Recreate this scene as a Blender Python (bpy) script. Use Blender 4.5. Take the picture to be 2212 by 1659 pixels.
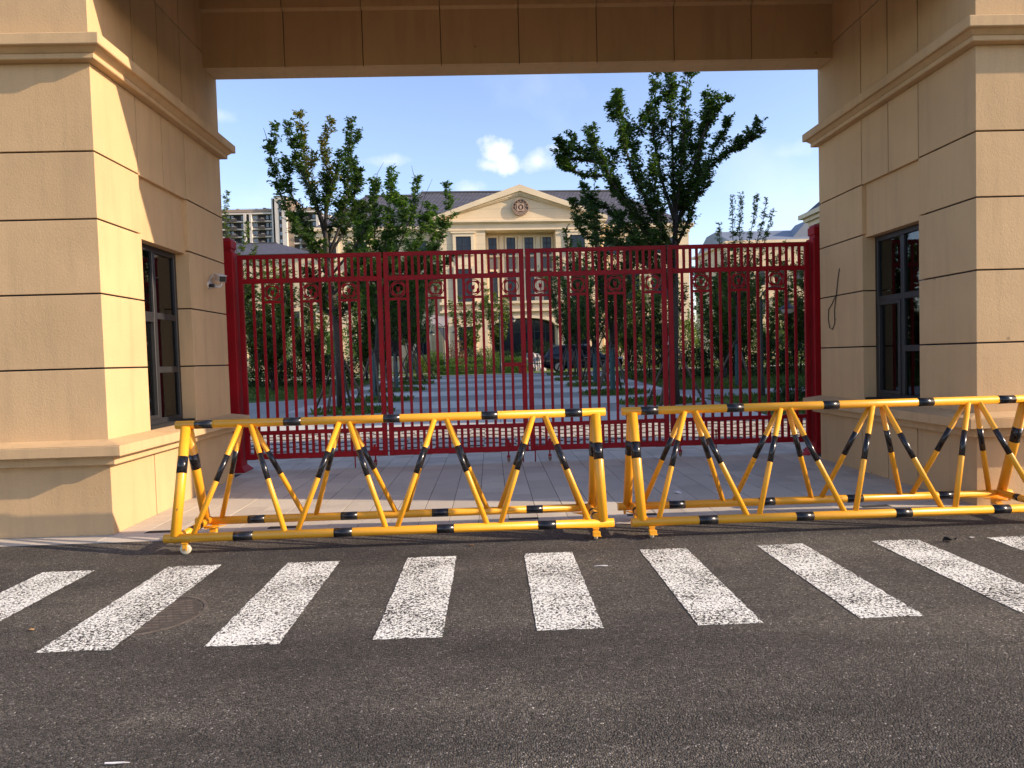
import bpy, math, random
import numpy as np
from mathutils import Vector, Matrix

# ------------------------------------------------------------------ camera
scene = bpy.context.scene
for o in list(bpy.data.objects):
    bpy.data.objects.remove(o, do_unlink=True)
F, CX, CY, H = 1500.0, 1106.0, 829.5, 1.645      # focal length and centre on a 2212 x 1659 grid
YAW, PIT, ROL = (math.radians(a) for a in (1.701, 2.132, 1.656))
_f = np.array([math.sin(YAW) * math.cos(PIT), math.cos(YAW) * math.cos(PIT), -math.sin(PIT)])
_r = np.array([math.cos(YAW), -math.sin(YAW), 0.0])
_d = np.cross(_f, _r)
CR = math.cos(ROL) * _r + math.sin(ROL) * _d
CD = -math.sin(ROL) * _r + math.cos(ROL) * _d
cam_data = bpy.data.cameras.new('camera')
cam_data.sensor_width = 36.0
cam_data.lens = F / 2212.0 * 36.0
cam_data.clip_start = 0.05
cam_data.clip_end = 6000.0
cam = bpy.data.objects.new('camera', cam_data)
scene.collection.objects.link(cam)
cam.matrix_world = Matrix(((CR[0], -CD[0], -_f[0], 0.0), (CR[1], -CD[1], -_f[1], 0.0),
                           (CR[2], -CD[2], -_f[2], H), (0, 0, 0, 1)))
scene.camera = cam

# ------------------------------------------------------------------ light
SUN = Vector((1.0, -0.215, 0.415)).normalized()          # towards the sun
SUN_EL = math.asin(SUN.z)
SUN_ROT = math.atan2(SUN.x, SUN.y)
world = bpy.data.worlds.new('World')
scene.world = world
world.use_nodes = True
wn, wl = world.node_tree.nodes, world.node_tree.links
wn.clear()
w_out = wn.new('ShaderNodeOutputWorld')
w_bg = wn.new('ShaderNodeBackground')
w_bg.inputs['Strength'].default_value = 0.14
w_sky = wn.new('ShaderNodeTexSky')
w_sky.sky_type = 'NISHITA'
w_sky.sun_disc = False
w_sky.sun_elevation = SUN_EL
w_sky.sun_rotation = SUN_ROT
w_sky.altitude = 0
w_sky.air_density = 1.0
w_sky.dust_density = 0.6
w_sky.ozone_density = 2.0


def wmath(op, a=None, b=None, clamp=False):
    n = wn.new('ShaderNodeMath'); n.operation = op; n.use_clamp = clamp
    for i, x in enumerate((a, b)):
        if x is None: continue
        if isinstance(x, (int, float)): n.inputs[i].default_value = x
        else: wl.new(x, n.inputs[i])
    return n.outputs[0]


def pix_dir(x, y):
    d = CR * ((x - CX) / F) + CD * ((y - CY) / F) + _f
    return d / np.linalg.norm(d)


# fair-weather puffs: a few soft clouds low over the roofs and thin scattered ones all round
w_tc = wn.new('ShaderNodeTexCoord')
w_n1 = wn.new('ShaderNodeTexNoise'); w_n1.inputs['Scale'].default_value = 26.0
w_n1.inputs['Detail'].default_value = 7.0; w_n1.inputs['Roughness'].default_value = 0.62
wl.new(w_tc.outputs['Generated'], w_n1.inputs['Vector'])
cloud = None
PUFFS = [((1076, 330), 34, 36, 0.95), ((1062, 358), 34, 16, 0.7), ((1092, 352), 40, 26, 0.85),
         ((1165, 350), 46, 22, 0.5), ((1205, 322), 26, 10, 0.35), ((840, 348), 44, 14, 0.28), ((1020, 408), 46, 22, 0.3),
         ((470, 250), 60, 14, 0.2), ((1700, 330), 70, 20, 0.15)]
for (pc, wx, wz, amp) in PUFFS:
    d0 = pix_dir(*pc)
    m = wn.new('ShaderNodeVectorMath'); m.operation = 'SUBTRACT'
    wl.new(w_tc.outputs['Generated'], m.inputs[0]); m.inputs[1].default_value = d0
    s = wn.new('ShaderNodeVectorMath'); s.operation = 'MULTIPLY'
    wl.new(m.outputs[0], s.inputs[0]); s.inputs[1].default_value = (F / wx, F / wx, F / wz)
    l = wn.new('ShaderNodeVectorMath'); l.operation = 'LENGTH'
    wl.new(s.outputs[0], l.inputs[0])
    nz = wmath('MULTIPLY', wmath('SUBTRACT', w_n1.outputs['Fac'], 0.5), 2.3)
    v = wmath('MULTIPLY', wmath('ADD', wmath('SUBTRACT', 1.0, l.outputs['Value']), nz), 1.1, clamp=True)
    v = wmath('MULTIPLY', v, amp)
    cloud = v if cloud is None else wmath('MAXIMUM', cloud, v)
w_n2 = wn.new('ShaderNodeTexNoise'); w_n2.inputs['Scale'].default_value = 3.2
w_n2.inputs['Detail'].default_value = 8.0
wl.new(w_tc.outputs['Generated'], w_n2.inputs['Vector'])
thin = wmath('MULTIPLY', wmath('SUBTRACT', w_n2.outputs['Fac'], 0.56), 1.2, clamp=True)
cloud = wmath('MAXIMUM', cloud, thin)
w_mix = wn.new('ShaderNodeMix'); w_mix.data_type = 'RGBA'
w_mix.inputs['B'].default_value = (4.2, 4.1, 4.3, 1.0)
w_gain = wn.new('ShaderNodeMix'); w_gain.data_type = 'RGBA'; w_gain.blend_type = 'MULTIPLY'
w_gain.inputs['Factor'].default_value = 1.0
w_gain.inputs['B'].default_value = (0.91, 0.81, 0.85, 1.0)
wl.new(w_sky.outputs[0], w_gain.inputs['A'])
wl.new(w_gain.outputs['Result'], w_mix.inputs['A'])
wl.new(cloud, w_mix.inputs['Factor'])
wl.new(w_mix.outputs['Result'], w_bg.inputs['Color'])
wl.new(w_bg.outputs[0], w_out.inputs[0])

sun_data = bpy.data.lights.new('sun', 'SUN')
sun_data.energy = 2.85
sun_data.angle = math.radians(0.55)
sun_data.color = (1.0, 0.80, 0.58)
sun = bpy.data.objects.new('sun', sun_data)
scene.collection.objects.link(sun)
sun.rotation_euler = (-SUN).to_track_quat('-Z', 'Y').to_euler()

vs = scene.view_settings
vs.view_transform = 'Standard'; vs.look = 'None'; vs.gamma = 1.0; vs.use_curve_mapping = False
vs.exposure = 1.37
scene.render.engine = 'CYCLES'
scene.cycles.max_bounces = 8
scene.cycles.transparent_max_bounces = 12

# ------------------------------------------------------------------ helpers
COL = scene.collection
W = {}                                                   # world position of every object by name


def at(x, y, Y):
    d = CR * ((x - CX) / F) + CD * ((y - CY) / F) + _f
    t = Y / d[1]
    return np.array([d[0] * t, Y, H + d[2] * t])


def zg(y):                                               # the courtyard climbs gently behind the gate
    return 0.0225 * (min(max(y, 12.0), 42.0) - 12.0)


def gat(x, y):
    d = CR * ((x - CX) / F) + CD * ((y - CY) / F) + _f
    lo, hi = 3.0, 400.0
    for _ in range(60):
        m = (lo + hi) / 2
        if H + d[2] * m / d[1] > zg(m): lo = m
        else: hi = m
    return np.array([d[0] * lo / d[1], lo, zg(lo)])


class MB:
    def __init__(s):
        s.v, s.f, s.sm, s.mi = [], [], [], []

    def add(s, vs_, fs, smooth=False, m=0):
        n = len(s.v)
        s.v += [tuple(float(c) for c in p) for p in vs_]
        for f in fs:
            s.f.append(tuple(i + n for i in f)); s.sm.append(smooth); s.mi.append(m)
        return s

    def box(s, a, b, c=0.0, m=0):
        x0, y0, z0 = a; x1, y1, z1 = b
        if c <= 0:
            return s.add([(x0, y0, z0), (x1, y0, z0), (x1, y1, z0), (x0, y1, z0), (x0, y0, z1), (x1, y0, z1), (x1, y1, z1), (x0, y1, z1)],
                         [(0, 3, 2, 1), (4, 5, 6, 7), (0, 1, 5, 4), (1, 2, 6, 5), (2, 3, 7, 6), (3, 0, 4, 7)], m=m)
        X, Y, Z = (x0, x1), (y0, y1), (z0, z1)
        idx, V = {}, []
        sg = (1, -1)
        for i in (0, 1):
            for j in (0, 1):
                for k in (0, 1):
                    for ax in range(3):
                        p = [X[i] + sg[i] * c, Y[j] + sg[j] * c, Z[k] + sg[k] * c]
                        p[ax] = (X[i], Y[j], Z[k])[ax]
                        idx[(i, j, k, ax)] = len(V); V.append(p)
        Fs = []
        for ax in range(3):
            u, w = (ax + 1) % 3, (ax + 2) % 3
            for e in (0, 1):
                q = []
                for (a_, b_) in ((0, 0), (1, 0), (1, 1), (0, 1)):
                    t = [0, 0, 0]; t[ax] = e; t[u] = a_; t[w] = b_
                    q.append(idx[tuple(t) + (ax,)])
                Fs.append(tuple(q if e else q[::-1]))
        for ax in range(3):
            u, w = (ax + 1) % 3, (ax + 2) % 3
            for a_ in (0, 1):
                for b_ in (0, 1):
                    t0 = [0, 0, 0]; t0[u] = a_; t0[w] = b_; t1 = list(t0); t1[ax] = 1
                    q = [idx[tuple(t0) + (u,)], idx[tuple(t1) + (u,)], idx[tuple(t1) + (w,)], idx[tuple(t0) + (w,)]]
                    Fs.append(tuple(q if (a_ ^ b_) == 1 else q[::-1]))
        for i in (0, 1):
            for j in (0, 1):
                for k in (0, 1):
                    q = [idx[(i, j, k, a_)] for a_ in range(3)]
                    Fs.append(tuple(q if (i + j + k) % 2 else q[::-1]))
        return s.add(V, Fs, m=m)

    def frustum(s, a, b, z0, c, d, z1, m=0):             # rectangle a..b at z0 to rectangle c..d at z1
        return s.add([(a[0], a[1], z0), (b[0], a[1], z0), (b[0], b[1], z0), (a[0], b[1], z0),
                      (c[0], c[1], z1), (d[0], c[1], z1), (d[0], d[1], z1), (c[0], d[1], z1)],
                     [(0, 3, 2, 1), (4, 5, 6, 7), (0, 1, 5, 4), (1, 2, 6, 5), (2, 3, 7, 6), (3, 0, 4, 7)], m=m)

    def path(s, pts, rad, n=10, caps=True, smooth=True, m=0):
        P = [np.array(p, float) for p in pts]
        if not isinstance(rad, (list, tuple)): rad = [rad] * len(P)
        V, Fs = [], []
        prev = None
        for i, p in enumerate(P):
            t = P[min(i + 1, len(P) - 1)] - P[max(i - 1, 0)]
            t = t / (np.linalg.norm(t) + 1e-9)
            if prev is None:
                a = np.array([0, 0, 1.0]) if abs(t[2]) < 0.9 else np.array([1.0, 0, 0])
                u = np.cross(t, a)
            else:
                u = prev - t * np.dot(prev, t)
            u = u / (np.linalg.norm(u) + 1e-9); prev = u
            w = np.cross(t, u)
            for k in range(n):
                an = 2 * math.pi * k / n
                V.append(p + rad[i] * (u * math.cos(an) + w * math.sin(an)))
        for i in range(len(P) - 1):
            for k in range(n):
                k2 = (k + 1) % n
                Fs.append((i * n + k, i * n + k2, (i + 1) * n + k2, (i + 1) * n + k))
        s.add(V, Fs, smooth, m)
        if caps:
            b = len(s.v) - len(V)
            s.f.append(tuple(b + k for k in range(n))[::-1]); s.sm.append(False); s.mi.append(m)
            e = b + (len(P) - 1) * n
            s.f.append(tuple(e + k for k in range(n))); s.sm.append(False); s.mi.append(m)
        return s

    def prism(s, pts, axis, a, b, m=0):                  # polygon extruded along an axis (0 x, 1 y, 2 z)
        n = len(pts)
        def mk(p, h):
            q = list(p); q.insert(axis, h); return q
        V = [mk(p, a) for p in pts] + [mk(p, b) for p in pts]
        Fs = [tuple(range(n)), tuple(range(2 * n - 1, n - 1, -1))]
        Fs += [(i, i + n, (i + 1) % n + n, (i + 1) % n) for i in range(n)]
        return s.add(V, Fs, m=m)

    def lathe(s, prof, c, n=16, smooth=True, axis=2, m=0):
        V, Fs = [], []
        for (r, z) in prof:
            for k in range(n):
                a = 2 * math.pi * k / n
                p = [r * math.cos(a), r * math.sin(a)]
                p.insert(axis, z)
                V.append([p[i] + c[i] for i in range(3)])
        for i in range(len(prof) - 1):
            for k in range(n):
                k2 = (k + 1) % n
                Fs.append((i * n + k, i * n + k2, (i + 1) * n + k2, (i + 1) * n + k))
        return s.add(V, Fs, smooth, m)

    def ring(s, outer, inner, axis, a, b, m=0):          # flat plate with a hole; outlines have equal counts
        n = len(outer)
        def mk(p, h):
            q = list(p); q.insert(axis, h); return q
        V = [mk(p, a) for p in outer] + [mk(p, a) for p in inner] + [mk(p, b) for p in outer] + [mk(p, b) for p in inner]
        Fs = []
        for i in range(n):
            j = (i + 1) % n
            Fs += [(i, j, n + j, n + i), (2 * n + j, 2 * n + i, 3 * n + i, 3 * n + j), (j, i, 2 * n + i, 2 * n + j), (n + i, n + j, 3 * n + j, 3 * n + i)]
        return s.add(V, Fs, m=m)

    def mesh(s, name, mats, off=(0, 0, 0)):
        me = bpy.data.meshes.new(name)
        o = off
        me.from_pydata([(p[0] - o[0], p[1] - o[1], p[2] - o[2]) for p in s.v], [], s.f)
        me.polygons.foreach_set('use_smooth', s.sm)
        if not isinstance(mats, (list, tuple)): mats = [mats]
        for m in mats: me.materials.append(m)
        if len(mats) > 1: me.polygons.foreach_set('material_index', s.mi)
        me.update()
        return me

    def build(s, name, mats, parent=None, loc=None, fix=False):
        if loc is None: loc = W[parent.name] if parent else (0, 0, 0)
        me = s.mesh(name, mats, loc)
        if fix:
            import bmesh
            bm = bmesh.new(); bm.from_mesh(me); bmesh.ops.recalc_face_normals(bm, faces=bm.faces); bm.to_mesh(me); bm.free()
        return inst(name, me, loc, parent)


def inst(name, me, loc, parent=None):
    o = bpy.data.objects.new(name, me)
    COL.objects.link(o)
    if parent:
        o.parent = parent
        p = W[parent.name]
        o.location = (loc[0] - p[0], loc[1] - p[1], loc[2] - p[2])
    else:
        o.location = tuple(loc)
    W[o.name] = tuple(float(c) for c in loc)
    return o


def thing(name, loc, label, cat, group=None):
    o = bpy.data.objects.new(name, None)
    o.empty_display_size = 0.2
    COL.objects.link(o)
    o.location = tuple(loc)
    W[o.name] = tuple(float(c) for c in loc)
    return tag(o, label, cat, group)


def tag(o, label=None, cat=None, group=None, kind=None):
    if label: o['label'] = label
    if cat: o['category'] = cat
    if group: o['group'] = group
    if kind: o['kind'] = kind
    return o


def B(name, mat, parent, a, b, c=0.0):
    return MB().box(a, b, c).build(name, mat, parent)


# ------------------------------------------------------------------ materials
class NT:
    def __init__(s, name):
        s.m = bpy.data.materials.new(name); s.m.use_nodes = True
        s.n, s.l = s.m.node_tree.nodes, s.m.node_tree.links
        s.b = s.n['Principled BSDF']; s.out = s.n['Material Output']
        s.tc = s.n.new('ShaderNodeTexCoord')

    def node(s, t, ins=None, **kw):
        n = s.n.new(t)
        for k, v in kw.items(): setattr(n, k, v)
        for k, v in (ins or {}).items():
            if hasattr(v, 'node'): s.l.new(v, n.inputs[k])
            else: n.inputs[k].default_value = v
        return n

    def geo(s):
        return s.node('ShaderNodeNewGeometry').outputs['Position']

    def noise(s, vec, scale, detail=4.0, rough=0.55):
        return s.node('ShaderNodeTexNoise', {'Vector': vec, 'Scale': scale, 'Detail': detail, 'Roughness': rough}).outputs['Fac']

    def vor(s, vec, scale, feature='F1', out='Distance'):
        return s.node('ShaderNodeTexVoronoi', {'Vector': vec, 'Scale': scale}, feature=feature).outputs[out]

    def math(s, op, a, b=0.0, clamp=False):
        n = s.node('ShaderNodeMath', operation=op, use_clamp=clamp)
        for i, x in enumerate((a, b)):
            if hasattr(x, 'node'): s.l.new(x, n.inputs[i])
            else: n.inputs[i].default_value = x
        return n.outputs[0]

    def ramp(s, fac, stops):
        n = s.node('ShaderNodeValToRGB')
        el = n.color_ramp.elements
        while len(el) < len(stops): el.new(0.5)
        for e, (p, c) in zip(el, stops):
            e.position = p; e.color = tuple(c) + (1.0,) if len(c) == 3 else c
        s.l.new(fac, n.inputs['Fac'])
        return n.outputs['Color']

    def mix(s, fac, a, b, blend='MIX'):
        n = s.node('ShaderNodeMix', data_type='RGBA', blend_type=blend)
        for k, x in (('Factor', fac), ('A', a), ('B', b)):
            if hasattr(x, 'node'): s.l.new(x, n.inputs[k])
            elif k == 'Factor': n.inputs[k].default_value = x
            else: n.inputs[k].default_value = tuple(x) + (1.0,)
        return n.outputs['Result']

    def bump(s, h, strength, dist):
        n = s.node('ShaderNodeBump', {'Height': h, 'Strength': strength, 'Distance': dist})
        s.l.new(n.outputs[0], s.b.inputs['Normal'])

    def set(s, **kw):
        for k, v in kw.items():
            k = {'base': 'Base Color', 'rough': 'Roughness', 'metal': 'Metallic', 'spec': 'Specular IOR Level', 'coat': 'Coat Weight'}[k]
            if hasattr(v, 'node'): s.l.new(v, s.b.inputs[k])
            elif k == 'Base Color': s.b.inputs[k].default_value = tuple(v) + (1.0,)
            else: s.b.inputs[k].default_value = v
        return s.m


def plain(name, base, rough=0.6, var=0.12, scale=6.0, metal=0.0, spec=0.5, bump=0.0, bscale=40.0, bdist=0.002):
    t = NT(name); p = t.geo()
    n = t.noise(p, scale, 5.0)
    lo = tuple(c * (1 - var) for c in base); hi = tuple(min(1, c * (1 + var)) for c in base)
    t.set(base=t.ramp(n, [(0.3, lo), (0.7, hi)]), rough=rough, metal=metal, spec=spec)
    if bump: t.bump(t.noise(p, bscale, 4.0), bump, bdist)
    return t.m


def stucco(name, base, grain=1.0, dirt=1.0):
    t = NT(name); p = t.geo()
    big = t.noise(p, 0.9, 5.0)
    st = t.node('ShaderNodeMapping', {'Vector': p, 'Scale': (5.0, 5.0, 0.5)}).outputs[0]
    streak = t.noise(st, 1.4, 6.0, 0.6)
    c = t.ramp(big, [(0.3, tuple(x * (1 - 0.10 * dirt) for x in base)), (0.72, tuple(x * (1 + 0.05) for x in base))])
    c = t.mix(t.math('MULTIPLY', t.math('SUBTRACT', streak, 0.48, True), 1.25 * dirt, True), c, tuple(x * 0.62 for x in (base[0], base[1] * 1.02, base[2] * 1.08)))
    rnd = t.node('ShaderNodeObjectInfo').outputs['Random']
    c = t.mix(1.0, c, t.ramp(rnd, [(0.0, (0.955, 0.955, 0.96)), (1.0, (1.03, 1.03, 1.02))]), 'MULTIPLY')
    spot = t.math('GREATER_THAN', t.math('SUBTRACT', 0.035, t.vor(p, 2.1)), 0.0)
    c = t.mix(t.math('MULTIPLY', spot, 0.6), c, tuple(x * 0.35 for x in base))
    t.set(base=c, rough=0.92, spec=0.2)
    g = t.math('ADD', t.math('MULTIPLY', t.noise(p, 130.0, 3.0, 0.6), 0.55), t.math('MULTIPLY', t.noise(p, 45.0, 3.0, 0.6), 0.6))
    g = t.math('ADD', g, t.math('MULTIPLY', t.noise(p, 3.0, 3.0), 1.2 * grain))
    t.bump(g, 0.55 * grain, 0.006)
    return t.m


M = {}
M['stucco'] = stucco('cream_stucco', (0.58, 0.395, 0.212), 1.0, 1.0)
M['trim'] = stucco('cream_trim', (0.58, 0.40, 0.217), 0.6, 1.3)
M['joint'] = plain('joint_sealant', (0.008, 0.008, 0.009), 0.8)
M['red'] = plain('red_gate_paint', (0.29, 0.0042, 0.010), 0.48, 0.14, 3.0, spec=0.22, bump=0.08, bscale=60)
M['yellow'] = None
M['black'] = None
M['frame'] = plain('dark_window_frame', (0.024, 0.024, 0.026), 0.42, 0.1)
M['grout'] = plain('grey_grout', (0.030, 0.027, 0.025), 0.95, 0.2, 10)
M['brownwheel'] = plain('brown_rubber_wheel', (0.22, 0.14, 0.075), 0.6, 0.2, 30)
M['steel'] = plain('zinc_steel', (0.45, 0.43, 0.38), 0.35, 0.2, 20, metal=0.9)
M['rubber'] = plain('cream_nylon_wheel', (0.62, 0.55, 0.40), 0.5, 0.12, 14)
M['white'] = plain('white_plastic', (0.62, 0.60, 0.58), 0.4, 0.06)
M['darkplastic'] = plain('black_plastic', (0.012, 0.012, 0.013), 0.4)
M['blind'] = plain('grey_blind', (0.30, 0.30, 0.29), 0.8, 0.1, 2)
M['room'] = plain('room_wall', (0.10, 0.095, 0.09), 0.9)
M['bark'] = plain('grey_brown_bark', (0.048, 0.040, 0.033), 0.9, 0.35, 12, bump=0.6, bscale=50, bdist=0.01)
M['stake'] = plain('weathered_wood_pole', (0.11, 0.082, 0.062), 0.85, 0.35, 8, bump=0.4, bscale=60, bdist=0.006)
M['wrap'] = plain('teal_trunk_wrap', (0.055, 0.115, 0.12), 0.8, 0.3, 14, bump=0.5, bscale=40, bdist=0.006)
M['pole'] = plain('dark_green_pole', (0.012, 0.02, 0.018), 0.4, 0.15)
M['concrete'] = plain('pale_concrete', (0.36, 0.34, 0.31), 0.85, 0.15, 3, bump=0.3, bscale=90)
M['carpaint'] = plain('black_car_paint', (0.006, 0.006, 0.008), 0.12, 0.1, spec=0.6)
M['carglass'] = plain('tinted_car_glass', (0.012, 0.014, 0.018), 0.05, 0.05, spec=0.7)
M['tyre'] = plain('tyre_rubber', (0.014, 0.014, 0.014), 0.85)
M['lamp_red'] = plain('tail_lamp_red', (0.25, 0.01, 0.01), 0.2)
M['lamp_clear'] = plain('clear_headlamp', (0.6, 0.6, 0.62), 0.12)
M['bronze'] = plain('bronze_relief', (0.11, 0.068, 0.045), 0.55, 0.25, 5)
M['bronze2'] = plain('pale_bronze_relief', (0.42, 0.28, 0.19), 0.55, 0.2, 5)
M['bwall'] = None
M['btrim'] = plain('building_trim', (0.70, 0.565, 0.38), 0.9, 0.08, 0.6)
M['bglass'] = plain('dark_window_glass', (0.010, 0.016, 0.026), 0.12, 0.25, 0.8, spec=0.4)
M['bframe'] = plain('navy_window_frame', (0.02, 0.025, 0.035), 0.5)
M['spandrel'] = plain('grey_spandrel_panel', (0.13, 0.12, 0.115), 0.6, 0.1)
M['tw'] = plain('apartment_white', (0.58, 0.53, 0.48), 0.9, 0.05, 0.2)
M['tb'] = plain('apartment_brown', (0.060, 0.052, 0.050), 0.85, 0.1, 0.2)
M['tt'] = plain('apartment_tan', (0.30, 0.225, 0.165), 0.9, 0.06, 0.2)
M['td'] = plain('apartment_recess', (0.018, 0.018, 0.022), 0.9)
M['tg'] = plain('apartment_glass', (0.16, 0.21, 0.27), 0.15, 0.2, 0.3)
M['rock'] = None
M['paper'] = plain('white_paper', (0.72, 0.70, 0.68), 0.8, 0.05)
M['dryleaf'] = plain('dry_leaf', (0.36, 0.22, 0.10), 0.8, 0.2, 30)
M['mud'] = plain('dark_clump', (0.012, 0.011, 0.010), 0.9, 0.3, 40)
M['cable'] = plain('black_cable', (0.008, 0.008, 0.008), 0.5)
M['fabric'] = plain('grey_awning_fabric', (0.22, 0.21, 0.21), 0.85, 0.12, 2)
M['pinkred'] = plain('red_plastic', (0.55, 0.03, 0.05), 0.5)
M['irondark'] = plain('worn_dark_iron', (0.06, 0.051, 0.043), 0.7, 0.45, 18, bump=0.5, bscale=70)
M['iron'] = plain('cast_iron', (0.105, 0.088, 0.074), 0.7, 0.45, 14, metal=0.0, bump=0.5, bscale=70)


def m_enamel(name, base, rough, chip, under):
    t = NT(name); p = t.geo()
    n = t.noise(p, 5.0, 5.0)
    c = t.ramp(n, [(0.3, tuple(x * 0.93 for x in base)), (0.7, tuple(min(1, x * 1.04) for x in base))])
    k = t.noise(p, 22.0, 5.0, 0.7)
    k2 = t.noise(p, 2.3, 2.0)
    mask = t.math('GREATER_THAN', t.math('ADD', k, t.math('MULTIPLY', k2, 0.5)), chip)
    c = t.mix(mask, c, under)
    grime = t.noise(p, 9.0, 6.0, 0.65)
    c = t.mix(t.math('MULTIPLY', t.math('SUBTRACT', grime, 0.56, True), 0.6, True), c, tuple(x * 0.5 for x in base))
    t.set(base=c, rough=t.ramp(n, [(0.3, (rough * 0.8,) * 3), (0.7, (rough * 1.3,) * 3)]), spec=0.5)
    t.bump(t.noise(p, 120.0, 3.0), 0.05, 0.002)
    return t.m


M['yellow'] = m_enamel('yellow_enamel', (0.80, 0.36, 0.020), 0.34, 0.995, (0.10, 0.055, 0.03))
M['black'] = m_enamel('black_band_paint', (0.010, 0.010, 0.012), 0.22, 1.07, (0.62, 0.33, 0.06))


def m_asphalt():
    t = NT('asphalt'); p = t.geo()
    cells = t.node('ShaderNodeTexVoronoi', {'Vector': p, 'Scale': 115.0}, feature='F1')
    val = t.node('ShaderNodeSeparateColor', {'Color': cells.outputs['Color']}).outputs[0]
    c = t.ramp(val, [(0.0, (0.028, 0.026, 0.0225)), (0.4, (0.076, 0.070, 0.061)), (0.85, (0.130, 0.119, 0.104)), (0.985, (0.20, 0.187, 0.17)), (1.0, (0.44, 0.42, 0.39))])
    big = t.noise(p, 0.55, 6.0, 0.6)
    c = t.mix(1.0, c, t.ramp(big, [(0.32, (0.70, 0.69, 0.70)), (0.68, (1.22, 1.20, 1.16))]), 'MULTIPLY')
    trk_shade = t.noise(t.node('ShaderNodeMapping', {'Vector': p, 'Scale': (0.16, 1.1, 1.0)}).outputs[0], 1.3, 5.0, 0.6)  # streaks along x: tyre polish plus soft tree shade painted into the colour
    c = t.mix(1.0, c, t.ramp(trk_shade, [(0.36, (0.66, 0.66, 0.67)), (0.62, (1.16, 1.15, 1.12))]), 'MULTIPLY')
    mid = t.noise(p, 5.0, 4.0, 0.6)
    c = t.mix(1.0, c, t.ramp(mid, [(0.3, (0.84, 0.84, 0.85)), (0.7, (1.14, 1.13, 1.12))]), 'MULTIPLY')
    fleck = t.math('GREATER_THAN', t.math('ADD', t.noise(p, 34.0, 2.0), t.math('MULTIPLY', t.noise(p, 1.7, 3.0), 0.35)), 0.955)
    c = t.mix(t.math('MULTIPLY', fleck, 0.8), c, (0.42, 0.40, 0.38))
    t.set(base=c, rough=0.82, spec=0.35)
    h = t.math('ADD', t.math('MULTIPLY', cells.outputs['Distance'], -1.3), t.math('MULTIPLY', val, 0.8))
    h = t.math('ADD', h, t.math('MULTIPLY', t.noise(p, 55.0, 3.0), 0.9))
    t.bump(h, 1.0, 0.008)
    return t.m


def m_stripe():
    t = NT('worn_white_road_paint'); p = t.geo()
    cells = t.node('ShaderNodeTexVoronoi', {'Vector': p, 'Scale': 105.0}, feature='F1')
    val = t.node('ShaderNodeSeparateColor', {'Color': cells.outputs['Color']}).outputs[0]
    n = t.noise(p, 52.0, 3.0, 0.72)
    wear = t.noise(p, 2.2, 3.0)
    k = t.math('ADD', t.math('MULTIPLY', n, 1.15), t.math('MULTIPLY', val, 0.30))
    k = t.math('ADD', k, t.math('MULTIPLY', wear, 0.42))
    mask = t.math('MULTIPLY', t.math('SUBTRACT', k, 0.955), 22.0, True)
    paint = t.ramp(val, [(0.0, (0.74, 0.745, 0.69)), (1.0, (0.90, 0.905, 0.85))])
    c = t.mix(mask, paint, (0.034, 0.031, 0.030))
    t.set(base=c, rough=0.8, spec=0.3)
    h = t.math('ADD', t.math('MULTIPLY', mask, -1.0), t.math('MULTIPLY', cells.outputs['Distance'], -0.8))
    t.bump(h, 0.8, 0.006)
    return t.m


def m_granite(name, base, var=0.25, rough=0.75):
    t = NT(name); p = t.geo()
    s1 = t.noise(p, 160.0, 2.0, 0.7)
    rnd = t.node('ShaderNodeObjectInfo').outputs['Random']
    isl = t.node('ShaderNodeNewGeometry').outputs['Random Per Island']
    c = t.ramp(s1, [(0.28, tuple(x * (1 - var) for x in base)), (0.72, tuple(x * (1 + var) for x in base))])
    c = t.mix(1.0, c, t.ramp(t.math('FRACT', t.math('ADD', rnd, isl)), [(0.0, (0.88, 0.87, 0.87)), (1.0, (1.10, 1.10, 1.09))]), 'MULTIPLY')
    d = t.noise(p, 1.1, 6.0, 0.65)
    c = t.mix(t.math('MULTIPLY', t.math('SUBTRACT', d, 0.5, True), 1.6, True), c, tuple(x * 0.45 for x in base))
    t.set(base=c, rough=rough, spec=0.35)
    t.bump(s1, 0.25, 0.002)
    return t.m


def m_grass(name='lawn_grass'):
    t = NT(name); p = t.geo()
    n = t.noise(p, 0.7, 6.0); f = t.noise(p, 30.0, 3.0)
    c = t.ramp(n, [(0.3, (0.060, 0.105, 0.020)), (0.7, (0.165, 0.205, 0.045))])
    c = t.mix(1.0, c, t.ramp(f, [(0.25, (0.5, 0.5, 0.5)), (0.75, (1.4, 1.4, 1.3))]), 'MULTIPLY')
    t.set(base=c, rough=0.95, spec=0.15)
    t.bump(f, 1.0, 0.04)
    return t.m


def m_leaf(name, a, b, trans=0.35):
    t = NT(name)
    isl = t.node('ShaderNodeNewGeometry').outputs['Random Per Island']
    c = t.ramp(isl, [(0.0, a), (0.75, tuple((x + y) / 2 for x, y in zip(a, b))), (1.0, b)])
    t.set(base=c, rough=0.5, spec=0.4)
    tr = t.node('ShaderNodeBsdfTranslucent')
    t.l.new(t.mix(1.0, c, (1.5, 1.7, 0.6), 'MULTIPLY'), tr.inputs['Color'])
    mx = t.node('ShaderNodeMixShader'); mx.inputs[0].default_value = trans
    t.l.new(t.b.outputs[0], mx.inputs[1]); t.l.new(tr.outputs[0], mx.inputs[2])
    t.l.new(mx.outputs[0], t.out.inputs['Surface'])
    return t.m


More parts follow.
